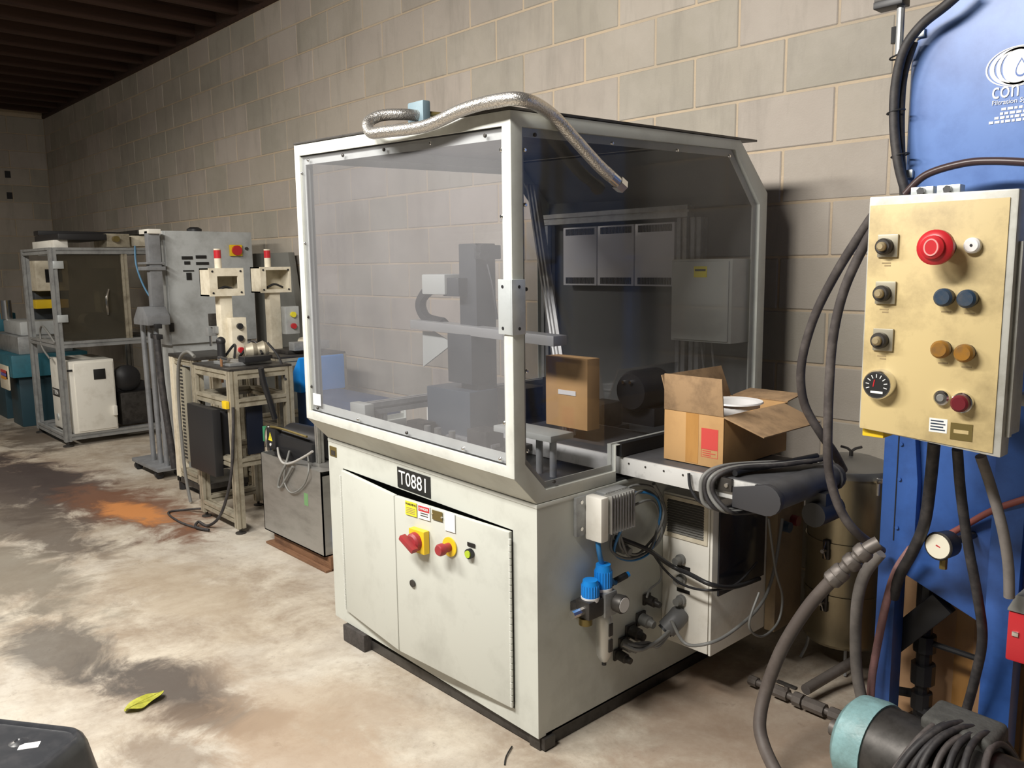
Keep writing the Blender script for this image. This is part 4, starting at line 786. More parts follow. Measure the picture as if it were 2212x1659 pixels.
r = ctl('push_button', -0.644, 1.099, [(0, 0.022), (0.012, 0.022), (0.014, 0.02)], CHROME); ctl('button_cap', -0.644, 1.099, [(0.014, 0.0185), (0.026, 0.0185), (0.03, 0.014)], MAROON, r)
lb = MB().box(-0.712, -0.674, FY - 0.0006, FY, 1.026, 1.057).build('sticker', WLAB, fc, 0)
for i in range(4): MB().box(-0.709, -0.682 + 0.004 * (i % 2), FY - 0.0009, FY - 0.0006, 1.050 - i * 0.0065, 1.053 - i * 0.0065).build('print_line', DKBLUE, lb, 0)
bp = MB().box(-0.667, -0.622, FY - 0.0012, FY, 1.015, 1.052).build('rating_plate', BRASS, fc, 0)
MB().box(-0.66, -0.63, FY - 0.0015, FY - 0.0012, 1.030, 1.038).build('plate_print', BEIGE, bp, 0)
MB().box(PX0 + 0.0, PX0 + 0.05, PY + 0.012, PY + 0.10, 0.992, 1.018).build('bottom_bracket', YEL, pn, 0.002)
# ---------------- hoses of the blue unit
def hose(nm, pts, r, m, label, n=12): return tag(MB().tube(pts, r, n=n, sub=8).build(nm, m, None, smooth=60), label, 'hose')
hose('rubber_hose', [at(1905, 440, Y=2.12), at(1868, 492, Y=2.14), at(1805, 592, Y=2.16), at(1757, 690, Y=2.18), at(1731, 790, Y=2.2), at(1737, 870, Y=2.23), at(1772, 935, Y=2.27), at(1800, 975, Y=2.33), at(1822, 1015, Y=2.42)], 0.0125, HOSE, 'outer dark hose bowing left from behind the beige console')
hose('rubber_hose', [at(1905, 470, Y=2.06), at(1867, 530, Y=2.07), at(1824, 625, Y=2.08), at(1801, 720, Y=2.09), at(1792, 820, Y=2.10), at(1788, 960, Y=2.11), at(1793, 1030, Y=2.13), at(1815, 1100, Y=2.15), at(1850, 1150, Y=2.18), at(1905, 1190, Y=2.28)], 0.0125, HOSE, 'inner dark hose hanging down in front of the steel canister')
hose('rubber_hose', [at(1960, 425, Y=2.26), at(1942, 360, Y=2.255), at(1932, 280, Y=2.255), at(1934, 190, Y=2.255), at(1952, 110, Y=2.25), at(1990, 55, Y=2.25), at(2045, 10, Y=2.24), at(2090, -30, Y=2.24)], 0.0125, RUBBER, 'black hose strapped round the left edge of the blue tank')
hose('rubber_hose', [at(1952, 425, Y=2.275), at(1947, 330, Y=2.275), at(1946, 240, Y=2.275), at(1953, 160, Y=2.275), at(1975, 90, Y=2.27)], 0.010, RUBBER, 'thinner black hose strapped inside the larger one on the tank edge')
hose('rubber_hose', [at(1955, 420, Y=2.2), at(2000, 378, Y=2.2), at(2080, 353, Y=2.2), at(2150, 348, Y=2.2), at(2240, 352, Y=2.2)], 0.0095, mat('brown_black_hose', (0.06, 0.035, 0.035), 0.35), 'dark brown hose arching above the beige console')
for i, (px, py) in enumerate(((1938, 123), (1932, 242), (1941, 336))):
    p = at(px, py, Y=2.262); pts = [(p.x + 0.022 * math.cos(t) + 0.004, p.y + 0.018 * math.sin(t), p.z + 0.004 * math.cos(t)) for t in [k * math.pi / 8 for k in range(16)]]
    tag(MB().tube(pts, 0.0022, n=5, sub=1, closed=True).build('cable_tie', BLACK, None), ['topmost', 'middle', 'lowest'][i] + ' cable tie round the hoses on the blue tank edge', 'cable tie', 'ties on the tank hoses')
S3 = [at(1898, 1172, Y=2.1), at(1865, 1192, Y=2.08), at(1800, 1250, Y=2.05)]
sh = thing('suction_hose', 'thick brown grey suction hose with pipe couplings curving to the floor', 'hose', (-1.12, 2.0, 0.0))
MB().tube([at(1800, 1250, Y=2.05), at(1745, 1312, Y=2.03), at(1690, 1400, Y=2.0), at(1655, 1490, Y=1.97), at(1641, 1560, Y=1.93), at(1650, 1610, Y=1.90), at(1675, 1665, Y=1.86), at(1700, 1705, Y=1.84)], 0.0175, n=14, sub=8).build('hose', mat('brown_rubber', (0.085, 0.068, 0.06), 0.6, dirt=(0.15, 0.125, 0.11), amt=0.7, scale=10), sh, smooth=60)
CPL = mat('cast_coupling', (0.17, 0.15, 0.135), 0.5, 0.4, dirt=(0.09, 0.075, 0.065), amt=0.7, scale=18)
MB().tube(S3, 0.018, n=14).build('pipe', CPL, sh, smooth=60); dv = (S3[2] - S3[1]).normalized()
for t in (0.0, 0.35, 0.75, 0.95): q = S3[1].lerp(S3[2], t); MB().lathe(q - dv * 0.012, dv * 0.03, [(0, 0.022), (0.2, 0.0255), (0.8, 0.0255), (1, 0.021)], 12).build('coupling', CPL, sh, smooth=30)
hose('grey_hose', [at(1902, 1195, Y=2.2), at(1868, 1240, Y=2.2), at(1852, 1300, Y=2.2), at(1848, 1390, Y=2.21), at(1852, 1460, Y=2.22), at(1866, 1530, Y=2.23)], 0.016, GHOSE, 'pale grey hose dropping in front of the steel canister base')
hose('pink_hose', [at(1968, 1185, Y=2.28), at(1935, 1235, Y=2.29), at(1915, 1300, Y=2.29), at(1898, 1380, Y=2.29), at(1884, 1460, Y=2.28), at(1880, 1520, Y=2.27)], 0.011, PINK, 'faded pink hose crossing the blue leg')
hose('black_hose', [at(2018, 955, Y=2.1), at(2010, 1040, Y=2.14), at(1997, 1130, Y=2.18), at(1970, 1195, Y=2.22), at(1945, 1240, Y=2.27), at(1930, 1290, Y=2.30)], 0.0145, RUBBER, 'black hose from under the beige console to the blue leg')
hose('dark_hose', [at(2068, 970, Y=2.08), at(2075, 1060, Y=2.12), at(2090, 1170, Y=2.16), at(2112, 1290, Y=2.2), at(2122, 1380, Y=2.24), at(2105, 1470, Y=2.26), at(2080, 1560, Y=2.28)], 0.012, RUBBER, 'middle dark hose hanging below the beige console')
hose('dark_hose', [at(2118, 985, Y=2.05), at(2140, 1050, Y=2.08), at(2165, 1140, Y=2.1), at(2178, 1220, Y=2.12), at(2180, 1290, Y=2.13)], 0.012, GHOSE, 'rightmost grey hose hanging below the beige console')
hose('red_hose', [at(2030, 1165, Y=2.34), at(2085, 1135, Y=2.34), at(2150, 1100, Y=2.33), at(2240, 1070, Y=2.32)], 0.0085, mat('red_brown_hose', (0.33, 0.10, 0.08), 0.6), 'red brown hose rising across the blue hopper')
# pressure gauge
pg = thing('pressure_gauge', 'round white pressure gauge in front of the blue hopper', 'gauge', (at(2030, 1182, Y=2.2).x, 2.2, 0.6))
q = at(2027, 1180, Y=2.2); ax = V((-0.15, -1, 0.05)).normalized()
MB().lathe(q - ax * 0.05, ax, [(0, 0.034), (0.045, 0.036), (0.05, 0.037), (0.053, 0.034)], 28).build('case', DSTEEL, pg); gf = MB().lathe(q, ax, [(0.0032, 0.0315), (0.0038, 0.0315)], 28).build('face', mat('gauge_cream', (0.80, 0.76, 0.62), 0.4), pg)
t1 = ax.orthogonal().normalized(); MB().obox(q + ax * 0.0046 + V((0.006, 0, -0.001)), V((0.010, 0, -0.004)), ax * 0.0003, V((0.0006, 0, 0.0014))).build('needle', REDP, gf)
MB().cyl(q - ax * 0.03 + V((0, 0, -0.034)), q - ax * 0.03 + V((0, 0, -0.065)), 0.010, n=8).build('stem', BRASS, pg)
MB().cyl(q - ax * 0.05, (q - ax * 0.05).lerp(V((q.x + 0.03, 2.36, q.z)), 1.0), 0.010, n=10).build('pipe', DSTEEL, pg)
# ---------------- steel canister
CN = V((-1.275, 2.76, 0)); CR_ = 0.134
cn = thing('steel_canister', 'tall stainless canister with clamped lid beside the wall', 'canister', (CN.x, CN.y, 0))
CST = mat('stainless_tan_reflection', (0.42, 0.365, 0.245), 0.33, 0.7, dirt=(0.26, 0.22, 0.14), amt=0.7, scale=6, stretch=(1, 1, 0.3))  # tan reflection of cardboard is put into the steel's base colour
MB().lathe(CN + V((0, 0, 0.085)), (0, 0, 1), [(0, CR_ * 0.93), (0.012, CR_), (0.17, CR_), (0.17, CR_ * 1.03), (0.19, CR_ * 1.03), (0.19, CR_), (0.355, CR_), (0.355, CR_ * 1.03), (0.375, CR_ * 1.03), (0.375, CR_), (0.60, CR_)], 40).build('drum', CST, cn, smooth=30)
ld = MB().lathe(CN + V((0, 0, 0.685)), (0, 0, 1), [(0, CR_ * 1.06), (0.018, CR_ * 1.07), (0.026, CR_ * 1.05), (0.032, CR_ * 0.98), (0.05, CR_ * 0.6), (0.056, 0.0)], 40).build('lid', mat('grey_lid_steel', (0.33, 0.33, 0.32), 0.4, 0.8), cn, smooth=30)
wk = MB().cyl(CN + V((0, 0, 0.738)), CN + V((0, 0, 0.757)), 0.007, n=10).build('lid_screw', DSTEEL, ld); MB().tube([CN + V((-0.028, -0.02, 0.772)), CN + V((-0.012, -0.006, 0.766)), CN + V((0, 0, 0.757)), CN + V((0.012, 0.006, 0.766)), CN + V((0.028, 0.02, 0.772))], 0.0045, n=6).build('wing', DSTEEL, wk)
for (an) in (250, 330):
    a = math.radians(an); d_ = V((math.cos(a), math.sin(a), 0)); MB().cyl(CN + d_ * 0.15 + V((0, 0, 0.64)), CN + d_ * 0.15 + V((0, 0, 0.70)), 0.006, n=8).build('swing_bolt', CHROME, cn); MB().obox(CN + d_ * 0.148 + V((0, 0, 0.69)), d_ * 0.016, d_.cross(EZ) * 0.012, EZ * 0.008).build('bolt_lug', CHROME, cn, 0.002)
for zz in (0.262, 0.447):
    a = math.radians(268); d_ = V((math.cos(a), math.sin(a), 0)); s_ = d_.cross(EZ); c0 = CN + d_ * (CR_ + 0.006) + V((0, 0, zz - 0.01))
    l_ = MB().obox(c0, d_ * 0.006, s_ * 0.012, EZ * 0.034).build('latch', DSTEEL, cn, 0.003); MB().tube([c0 + d_ * 0.008 + EZ * 0.03, c0 + d_ * 0.02, c0 + d_ * 0.008 - EZ * 0.03], 0.003, n=6).build('latch_bail', CHROME, l_); MB().cyl(c0 + d_ * 0.004, c0 + d_ * 0.03, 0.007, n=8).build('latch_pin', CHROME, l_)
for an in (225, 300, 60):
    a = math.radians(an); d_ = V((math.cos(a), math.sin(a), 0)); MB().tube([CN + d_ * 0.12 + V((0, 0, 0.09)), CN + d_ * 0.125 + V((0, 0, 0.05)), CN + d_ * 0.145 + V((0, 0, 0.004))], 0.0055, n=6).build('leg', ALUG, cn)
# ---------------- pump motor and pipework on the floor
pm = thing('pump_motor', 'grease covered pump motor with a teal end bell on the floor', 'motor', (-0.72, 2.12, 0))
PC = V((-0.905, 2.045, 0.158)); AX = V((0.985, -0.12, 0.03)).normalized()
MB().lathe(PC, AX, [(-0.012, 0.05), (-0.004, 0.098), (0.012, 0.115), (0.07, 0.12), (0.085, 0.117)], 36).build('end_bell', TEAL, pm, smooth=40)
MB().lathe(PC + AX * 0.086, AX, [(0, 0.112), (0.02, 0.112), (0.40, 0.108), (0.45, 0.07)], 32).build('motor_body', DSTEEL, pm, smooth=40)
MB().obox(PC + AX * 0.26 + V((0, 0.06, 0.10)), AX * 0.085, V((0, 0.065, 0.0)), V((0, -0.008, 0.04))).build('terminal_box', mat('grey_cast_iron', (0.085, 0.085, 0.078), 0.7, dirt=(0.04, 0.04, 0.036), amt=0.7, scale=15, bump=0.3), pm, 0.02, seg=4)
MB().box(-0.80, -0.47, 1.93, 2.11, 0.0, 0.05).build('foot', DSTEEL, pm, 0.004)
MB().cyl(PC - AX * 0.012, PC - AX * 0.06, 0.022, n=12).build('inlet', CPL, pm)
for k in range(10):
    cpt = PC + AX * (0.17 + k * 0.024); r_ = 0.126 + 0.007 * (k % 3); tl = V((0.10 + 0.03 * (k % 2), 0, 0))
    e1 = (EZ - AX * EZ.dot(AX)).normalized(); e2 = AX.cross(e1)
    pts = [cpt + (e1 * math.cos(t) + e2 * math.sin(t)) * r_ + AX * (0.045 * math.cos(t + 0.4 * k)) for t in [q_ * math.pi / 8 for q_ in range(16)]]
    tag(MB().tube(pts, 0.0085, n=7, sub=3, closed=True).build('cable_coil', RUBBER if k % 3 else HOSE, None, smooth=60), ['first', 'second', 'third', 'fourth', 'fifth', 'sixth', 'seventh', 'eighth', 'ninth', 'tenth'][k] + ' cable turn from the teal bell round the pump motor', 'cable', 'cable turns on the pump motor')
for i, (dz, m_, lab) in enumerate(((0.17, ALUG, 'steel rod sticking out over the pump motor'), (0.10, ALUD, 'lower tarnished rod sticking out past the pump motor'))):
    q = PC + AX * 0.40; tag(MB().cyl((q.x, q.y - 0.09, dz + 0.06), (q.x + 0.35, q.y - 0.14, dz + 0.075), 0.011, n=10).build('steel_rod', m_, None), lab, 'rod')
pr = thing('floor_pipe', 'rusty pipe run with unions and valve lying on the floor by the pump', 'pipe', (-1.19, 2.285, 0.04))
p0, p1 = at(1620, 1468, Z=0.024), at(1842, 1560, Z=0.03); dv = (p1 - p0).normalized()
MB().cyl(p0, p1, 0.0115, n=12).build('pipe', CPL, pr)
for t, l_, r_ in ((0.0, 0.03, .017), (0.26, 0.05, .02), (0.46, 0.03, .023), (0.56, 0.07, .021), (0.80, 0.06, .021)): MB().cyl(p0.lerp(p1, t), p0.lerp(p1, t) + dv * l_, r_, n=8).build('union', CPL, pr, smooth=30)
q = p0.lerp(p1, 0.38); MB().cyl(q, q + EZ * 0.03, 0.009, n=8).build('valve_stem', CPL, pr); MB().obox(q + EZ * 0.034, dv * 0.035, dv.cross(EZ) * 0.007, EZ * 0.004).build('valve_lever', DSTEEL, pr, 0.002)
tag(MB().tube([at(1740, 1490, Z=0.05), at(1790, 1460, Z=0.06), at(1850, 1425, Z=0.09)], 0.017, n=12).build('branch_pipe', CPL, None, smooth=60), 'second grey pipe running back under the steel canister', 'pipe')
# black standpipe, cartons and red tool box under the unit
sp = thing('standpipe', 'black grimy valve stack under the blue hopper', 'pipework', (at(2000, 1500, Y=2.47).x, 2.47, 0))
zz = 0.0; cx_ = at(1995, 1430, Y=2.47).x
for (h_, r_) in ((0.05, .035), (0.03, .022), (0.05, .03), (0.03, .02), (0.06, .034), (0.04, .022), (0.05, .032), (0.08, .02), (0.12, .03)): MB().cyl((cx_, 2.47, zz), (cx_, 2.47, zz + h_), r_, n=10).build('fitting', BLACK, sp, smooth=30); zz += h_
MB().cyl((cx_ - 0.10, 2.47, 0.10), (cx_, 2.47, 0.12), 0.014, n=8).build('side_branch', BLACK, sp); MB().cyl((cx_ + 0.10, 2.47, 0.055), (cx_, 2.46, 0.08), 0.02, n=8).build('side_branch', BLACK, sp)
MB().cyl((cx_ - 0.03, 2.47, 0.29), (cx_ + 0.28, 2.43, 0.30), 0.009, n=8).build('side_pipe', BLACK, sp)
ct = thing('storage_carton', 'large plain brown carton standing under the blue hopper', 'carton', (-0.81, 2.65, 0))
MB().box(-1.00, -0.62, 2.56, 2.74, 0.0, 0.50).build('carton_body', mat('plain_brown_board', (0.50, 0.30, 0.16), 0.85, dirt=(0.36, 0.21, 0.11), amt=0.6, scale=6), ct, 0.003); MB().box(-0.84, -0.79, 2.5595, 2.56, 0.02, 0.49).build('tape', TAPE, ct, 0)
c2 = thing('storage_carton', 'smaller brown carton at the right edge behind the pump motor', 'carton', (-0.5, 2.5, 0))
q = at(2170, 1430, Y=2.42); MB().box(q.x, q.x + 0.35, 2.42, 2.60, 0, q.z).build('carton_body', CARD, c2, 0.003); MB().box(q.x + 0.05, q.x + 0.055, 2.4195, 2.42, 0, q.z - 0.05).build('edge_fold', CARDI, c2, 0)
q = at(2178, 1318, Y=2.17); rbx = thing('red_box', 'red box with a grey lid at the right edge', 'tool box', (q.x + 0.1, 2.25, q.z - 0.13))
MB().box(q.x, q.x + 0.24, 2.17, 2.328, q.z - 0.125, q.z).build('body', REDP, rbx, 0.006); MB().prism([(q.x - 0.004, 2.165, q.z), (q.x + 0.244, 2.165, q.z), (q.x + 0.21, 2.165, q.z + 0.045), (q.x + 0.015, 2.165, q.z + 0.045)], (0, 0.162, 0)).build('lid', GREYC, rbx, 0.006)
MB().box(q.x + 0.012, q.x + 0.026, 2.166, 2.17, q.z - 0.06, q.z - 0.048).build('rivet_plate', CHROME, rbx, 0.001); MB().cyl((q.x + 0.085, 2.17, q.z - 0.09), (q.x + 0.085, 2.16, q.z - 0.09), 0.034, n=18).build('knob', BLACK, rbx)
MB().box(rx0 + 0.06, q.x + 0.1, 2.322, 2.33, q.z - 0.07, q.z - 0.04).build('strap', DSTEEL, rbx, 0.001)
# shelf goods glimpsed right of the panel
sh2 = thing('shelf_bracket', 'grey shelf bar with white hook right of the beige console', 'bracket', (-0.5, 2.2, 1.1))
q = at(2196, 850, Y=2.25); MB().box(q.x, q.x + 0.25, 2.25, 2.34, q.z - 0.03, q.z).build('bar', ALUG, sh2, 0.002)
MB().tube([at(2200, 670, Y=2.2), at(2205, 735, Y=2.2), at(2220, 740, Y=2.2), at(2222, 690, Y=2.2)], 0.005, n=7).build('hook', WLAB, sh2)
tag(MB().tube([at(2200, 590, Y=2.24), at(2204, 640, Y=2.24), at(2226, 700, Y=2.24), at(2240, 720, Y=2.24)], 0.014, n=10).build('red_tube', REDP, None, smooth=60), 'red rubber tube hanging right of the beige console', 'tube')
MB().box(at(2196, 500, Y=2.4).x, at(2300, 500, Y=2.4).x, 2.40, 2.42, 1.0, 1.4).build('rear_cover', BLACK, fu, 0)
# ================================================================ left: steel tank, test stations, cabinets
# ---------------- stainless coolant tank with pump
tk = thing('coolant_tank', 'stainless coolant tank on a rusty skid left of the T0881 machine', 'tank', (-3.63, 2.05, 0))
TX0, TX1, TY0, TY1 = -3.935, -3.335, 1.875, 2.24
b = MB(); b.prism([(TX0, TY0, 0.07), (TX1, TY0, 0.07), (TX1, TY0, 0.475), (TX0, TY0, 0.475)], (0, 0.006, 0)); b.box(TX0, TX0 + 0.006, TY0, TY1, 0.07, 0.475); b.box(TX1 - 0.006, TX1, TY0, TY1, 0.07, 0.475); b.box(TX0, TX1, TY1 - 0.006, TY1, 0.07, 0.475); b.box(TX0, TX1, TY0, TY1, 0.07, 0.076)
b.build('tank_body', STEEL, tk, 0)
MB().box(TX0 + 0.006, TX1 - 0.006, TY0 + 0.006, TY1 - 0.006, 0.40, 0.45).build('tank_cover', DSTEEL, tk, 0.002)
MB().box(TX1 - 0.30, TX1, TY0 + 0.002, TY0 + 0.2, 0.452, 0.476).build('top_plate', STEEL, tk, 0.002)
sk = MB().box(TX0 + 0.06, TX1 + 0.02, TY0 + 0.02, TY0 + 0.07, 0.0, 0.07).build('skid', WOOD, tk, 0.004); MB().box(TX0 + 0.06, TX1 + 0.02, TY1 - 0.07, TY1 - 0.02, 0, 0.07).build('skid', WOOD, tk, 0.004)
MB().box(TX0 + 0.02, TX1 + 0.02, TY0 - 0.008, TY0 + 0.06, 0.0, 0.012).build('drip_tray', WOOD, tk, 0.003)
p = at(661, 1079, Y=TY0 - 0.001); MB().box(p.x - 0.018, p.x + 0.018, TY0 - 0.001, TY0, p.z - 0.03, p.z + 0.03).build('green_label', mat('faded_green_label', (0.15, 0.30, 0.13), 0.6), tk, 0)
MB().box(TX1, TX1 + 0.003, TY0 + 0.06, TY0 + 0.075, 0.39, 0.42).build('latch', WLAB, tk, 0); MB().box(TX1, TX1 + 0.012, TY0 + 0.05, TY0 + 0.08, 0.10, 0.19).build('blue_tap', BLUEB, tk, 0.004)
pu = thing('coolant_pump', 'black coolant pump with warning triangle on the stainless tank', 'pump', (-3.62, 2.02, 0.45))
q0, q1 = at(617, 945, Y=2.0), at(682, 940, Y=2.0)
MB().box(q0.x - 0.02, q1.x + 0.06, 1.94, 2.14, 0.45, 0.565).build('base_block', BLACK, pu, 0.01)
MB().lathe(V((q0.x + 0.02, 2.02, q0.z + 0.005)), (q1.x + 0.06 - q0.x, 0.02, 0), [(0, 0.055), (0.05, 0.075), (0.8, 0.078), (1, 0.06)], 26).build('motor', BLACK, pu, smooth=40)
tb = MB().box(q0.x - 0.06, q0.x + 0.03, 1.925, 2.0, q0.z - 0.05, q0.z + 0.055).build('terminal_box', BLACK, pu, 0.006)
c = V((q0.x - 0.02, 1.9245, q0.z + 0.012)); MB().prism([c + V((-0.022, 0, -0.020)), c + V((0.022, 0, -0.020)), c + V((0, 0, 0.024))], (0, 0.0008, 0)).build('warning_triangle', YELL, tb, 0); MB().box(c.x - 0.002, c.x + 0.002, 1.9238, 1.9245, c.z - 0.010, c.z + 0.010).build('warning_mark', BTXT, tb, 0)
MB().cyl((c.x + 0.002, 1.9255, c.z - 0.04), (c.x + 0.002, 1.922, c.z - 0.04), 0.008, n=12).build('white_dot', WLAB, tb)
fl_ = MB().tube([(q0.x - 0.10, 1.95, q0.z - 0.055), (q0.x - 0.105, 1.95, q0.z + 0.0), (q0.x - 0.085, 1.95, q0.z + 0.045), (q0.x - 0.05, 1.955, q0.z + 0.04)], 0.014, n=12).build('glass_elbow', CHROME, pu, smooth=60); MB().box(q0.x - 0.135, q0.x - 0.118, 1.94, 1.96, q0.z - 0.03, q0.z + 0.05).build('green_tag', mat('green_plastic', (0.05, 0.25, 0.12), 0.5), pu, 0.002)
MB().cyl((q0.x - 0.10, 1.95, q0.z - 0.055), (q0.x - 0.10, 1.95, q0.z - 0.08), 0.017, n=8).build('nut', CHROME, pu)
MB().extr((q1.x + 0.085, 1.97, 0.477), (q1.x + 0.085, 1.97, q1.z + 0.10), 0.03).build('support_post', ALU, pu)
MB().tube([(q0.x - 0.03, 1.935, 0.60), (q0.x + 0.1, 1.93, 0.607), (q1.x + 0.03, 1.935, 0.60)], 0.006, n=6).build('front_pipe', BRASS, pu)
def lrun(nm, P, r, m, lab, cat='cable', grp=None): return run(nm, P, r, m, lab, cat, group=grp)
W_ = lambda px, py, Y=TY0 - 0.012: at(px, py, Y=Y)
lrun('tank_hose', [W_(600, 968, 1.93), W_(603, 985), W_(612, 1000), W_(630, 1000), W_(660, 985), W_(675, 975)], 0.006, mat('dull_white_hose', (0.40, 0.39, 0.37), 0.5), 'whitish hose drooping from the green tagged elbow over the tank rim', 'hose')
lrun('tank_hose', [W_(625, 975, 1.93), W_(618, 1000), W_(605, 1030), W_(601, 1050), W_(607, 1052), W_(620, 1030), W_(632, 1008)], 0.006, GREYC, 'grey hose bent in a narrow loop over the tank front', 'hose')
lrun('tank_hose', [W_(616, 1010), W_(614, 1040), W_(625, 1062), W_(640, 1062), W_(658, 1045), W_(667, 1015), W_(665, 985, 1.93)], 0.004, GREYC, 'thin cable hanging in a wide loop on the tank front')
# ---------------- test station in front: profile bench
def bench(label, X0, X1, Y0, Y1, H, shelves, group, foot=0.03):
    t = thing('test_bench', label, 'workbench', ((X0 + X1) / 2, (Y0 + Y1) / 2, 0), group)
    for x in (X0, X1):
        for y in (Y0, Y1):
            MB().extr((x, y, foot), (x, y, H), 0.045).build('leg', ALUD, t); MB().lathe((x, y, 0), (0, 0, foot), [(0, 0.028), (0.2, 0.028), (0.35, 0.008), (1, 0.008)], 12).build('levelling_foot', DSTEEL, t)
    for z in [H - 0.0225] + shelves:
        for x in (X0, X1): MB().extr((x, Y0 + 0.0225, z), (x, Y1 - 0.0225, z), 0.045).build('rail', ALUD, t)
        for y in (Y0, Y1): MB().extr((X0 + 0.0225, y, z), (X1 - 0.0225, y, z), 0.045).build('rail', ALUD, t)
    MB().box(X0 - 0.02, X1 + 0.02, Y0 - 0.02, Y1 + 0.02, H, H + 0.012).build('top_plate', DSTEEL, t, 0.002)
    return t
b1 = bench('dirty aluminium test bench nearest the tank with a black controller', -4.60, -4.16, 1.845, 2.16, 0.875, [0.705, 0.385], 'aluminium test benches')
MB().extr((-4.6, 1.8675, 0.10), (-4.6, 2.1375, 0.10), 0.045).build('rail', ALUD, b1)
MB().extr((-4.5775, 1.845, 0.08), (-4.1825, 1.845, 0.08), 0.045).build('rail', ALUD, b1)
bc = thing('controller_box', 'tall matt black controller box inside the nearest test bench', 'controller', (-4.43, 1.83, 0.3))
MB().box(-4.61, -4.27, 1.775, 1.82, 0.30, 0.665).build('case', BLACK, bc, 0.004); MB().box(-4.56, -4.31, 1.82, 1.90, 0.33, 0.64).build('heat_sink', BLACK, bc, 0.004)
MB().box(-4.21, -4.19, 1.93, 2.02, 0.41, 0.68).build('drive_unit', mat('navy_black', (0.012, 0.016, 0.03), 0.4), bc, 0.003)
b2 = bench('second dirty aluminium test bench behind the nearest one', -5.0, -4.52, 2.30, 2.72, 0.875, [0.45, 0.12], 'aluminium test benches')
# stations on the benches: post, enclosure, beacon, button box
def station(label, x, y, zb, ztop, btn, group):
    s = thing('test_station', label, 'test station', (x, y, zb), group)
    MB().box(x - 0.035, x + 0.035, y - 0.035, y + 0.035, zb, ztop - 0.155).build('post', CREAM, s, 0.004)
    e = MB(); Y0, Y1, Z0, Z1, X0, X1 = y - 0.10, y + 0.10, ztop - 0.155, ztop - 0.0, x - 0.075, x + 0.06
    e.ring([(X1, Y0, Z0), (X1, Y1, Z0), (X1, Y1, Z1), (X1, Y0, Z1)], [(X1, Y0 + btn[0], Z0 + btn[1]), (X1, Y1 - btn[2], Z0 + btn[1]), (X1, Y1 - btn[2], Z1 - btn[3]), (X1, Y0 + btn[0], Z1 - btn[3])], (-0.012, 0, 0))
    e.box(X0, X0 + 0.008, Y0, Y1, Z0, Z1); e.box(X0, X1 - 0.012, Y0, Y0 + 0.008, Z0, Z1); e.box(X0, X1 - 0.012, Y1 - 0.008, Y1, Z0, Z1); e.box(X0, X1 - 0.012, Y0, Y1, Z0, Z0 + 0.008); e.box(X0, X1 - 0.012, Y0, Y1, Z1 - 0.008, Z1)
    en = e.build('enclosure', CREAM, s, 0)
    for (yy, zz) in ((Y0 + 0.018, Z0 + 0.018), (Y1 - 0.018, Z0 + 0.018), (Y0 + 0.018, Z1 - 0.018), (Y1 - 0.018, Z1 - 0.018)): MB().cyl((X1, yy, zz), (X1 + 0.003, yy, zz), 0.006, n=10).build('screw', BLACK, en)
    MB().tube([(X1 - 0.04, Y0 + 0.04, Z0 + 0.02), (X1 - 0.03, y, Z0 + 0.05), (X1 - 0.035, Y1 - 0.04, Z0 + 0.03)], 0.007, n=6).build('wiring', BLACK, en)
    bc_ = MB().cyl((x, y - 0.02, Z1), (x, y - 0.02, Z1 + 0.055), 0.019, n=16).build('beacon_base', CREAM, s); MB().cyl((x, y - 0.02, Z1 + 0.055), (x, y - 0.02, Z1 + 0.10), 0.0195, n=16).build('beacon_lens', REDP, bc_); MB().cyl((x, y - 0.02, Z1 + 0.10), (x, y - 0.02, Z1 + 0.108), 0.0195, n=16).build('beacon_cap', CREAM, bc_)
    return s
s1 = station('cream post station with framed window and red beacon on the near bench', -4.60, 2.02, 0.888, 1.408, (0.045, 0.04, 0.035, 0.045), 'cream beacon stations')
s2 = station('cream post station with open fronted enclosure behind the first one', -4.80, 2.42, 0.888, 1.412, (0.035, 0.02, 0.012, 0.018), 'cream beacon stations')
def buttons(x, y, z0, z1, cols, s):
    k = MB().box(x, x + 0.06, y - 0.045, y + 0.045, z0, z1).build('button_box', CREAM if cols[0] is BLACK else LGREY, s, 0.004); n_ = len(cols)
    for i, m_ in enumerate(cols): zz = z1 - (z1 - z0) * (i + 0.7) / (n_ + 0.4); MB().cyl((x + 0.06, y, zz), (x + 0.078, y, zz), 0.017, n=14).build('button', m_, k)
buttons(-4.565, 2.06, 0.90, 1.13, [BLACK, BLACK, REDP], s1); buttons(-4.765, 2.50, 1.0, 1.17, [YELL, REDP], s2)
def rawmesh(m, nm, mt, par): return m.build(nm, mt, par, 0.002)
# tooling on the bench tops
tl = thing('clamp_tooling', 'oily clamp tooling with round castings on the nearest test bench', 'fixture', (-4.38, 2.0, 0.888))
MB().box(-4.46, -4.25, 1.88, 2.12, 0.888, 0.905).build('base_plate', ALUG, tl, 0.003); MB().box(-4.30, -4.22, 1.95, 2.10, 0.905, 0.935).build('nest', BLACK, tl, 0.003)
MB().lathe((-4.36, 2.02, 0.955), (0.03, 0.12, 0.005), [(0, 0.03), (0.3, 0.045), (0.5, 0.035), (0.8, 0.048), (1, 0.03)], 18).build('casting', ALUD, tl); MB().box(-4.38, -4.32, 2.0, 2.16, 0.905, 0.925).build('cradle', DSTEEL, tl, 0)
MB().cyl((-4.44, 1.92, 0.905), (-4.44, 1.92, 1.0), 0.022, n=12).build('toggle', BLACK, tl); MB().ball((-4.44, 1.92, 1.01), 0.026).build('knob', BLACK, tl)
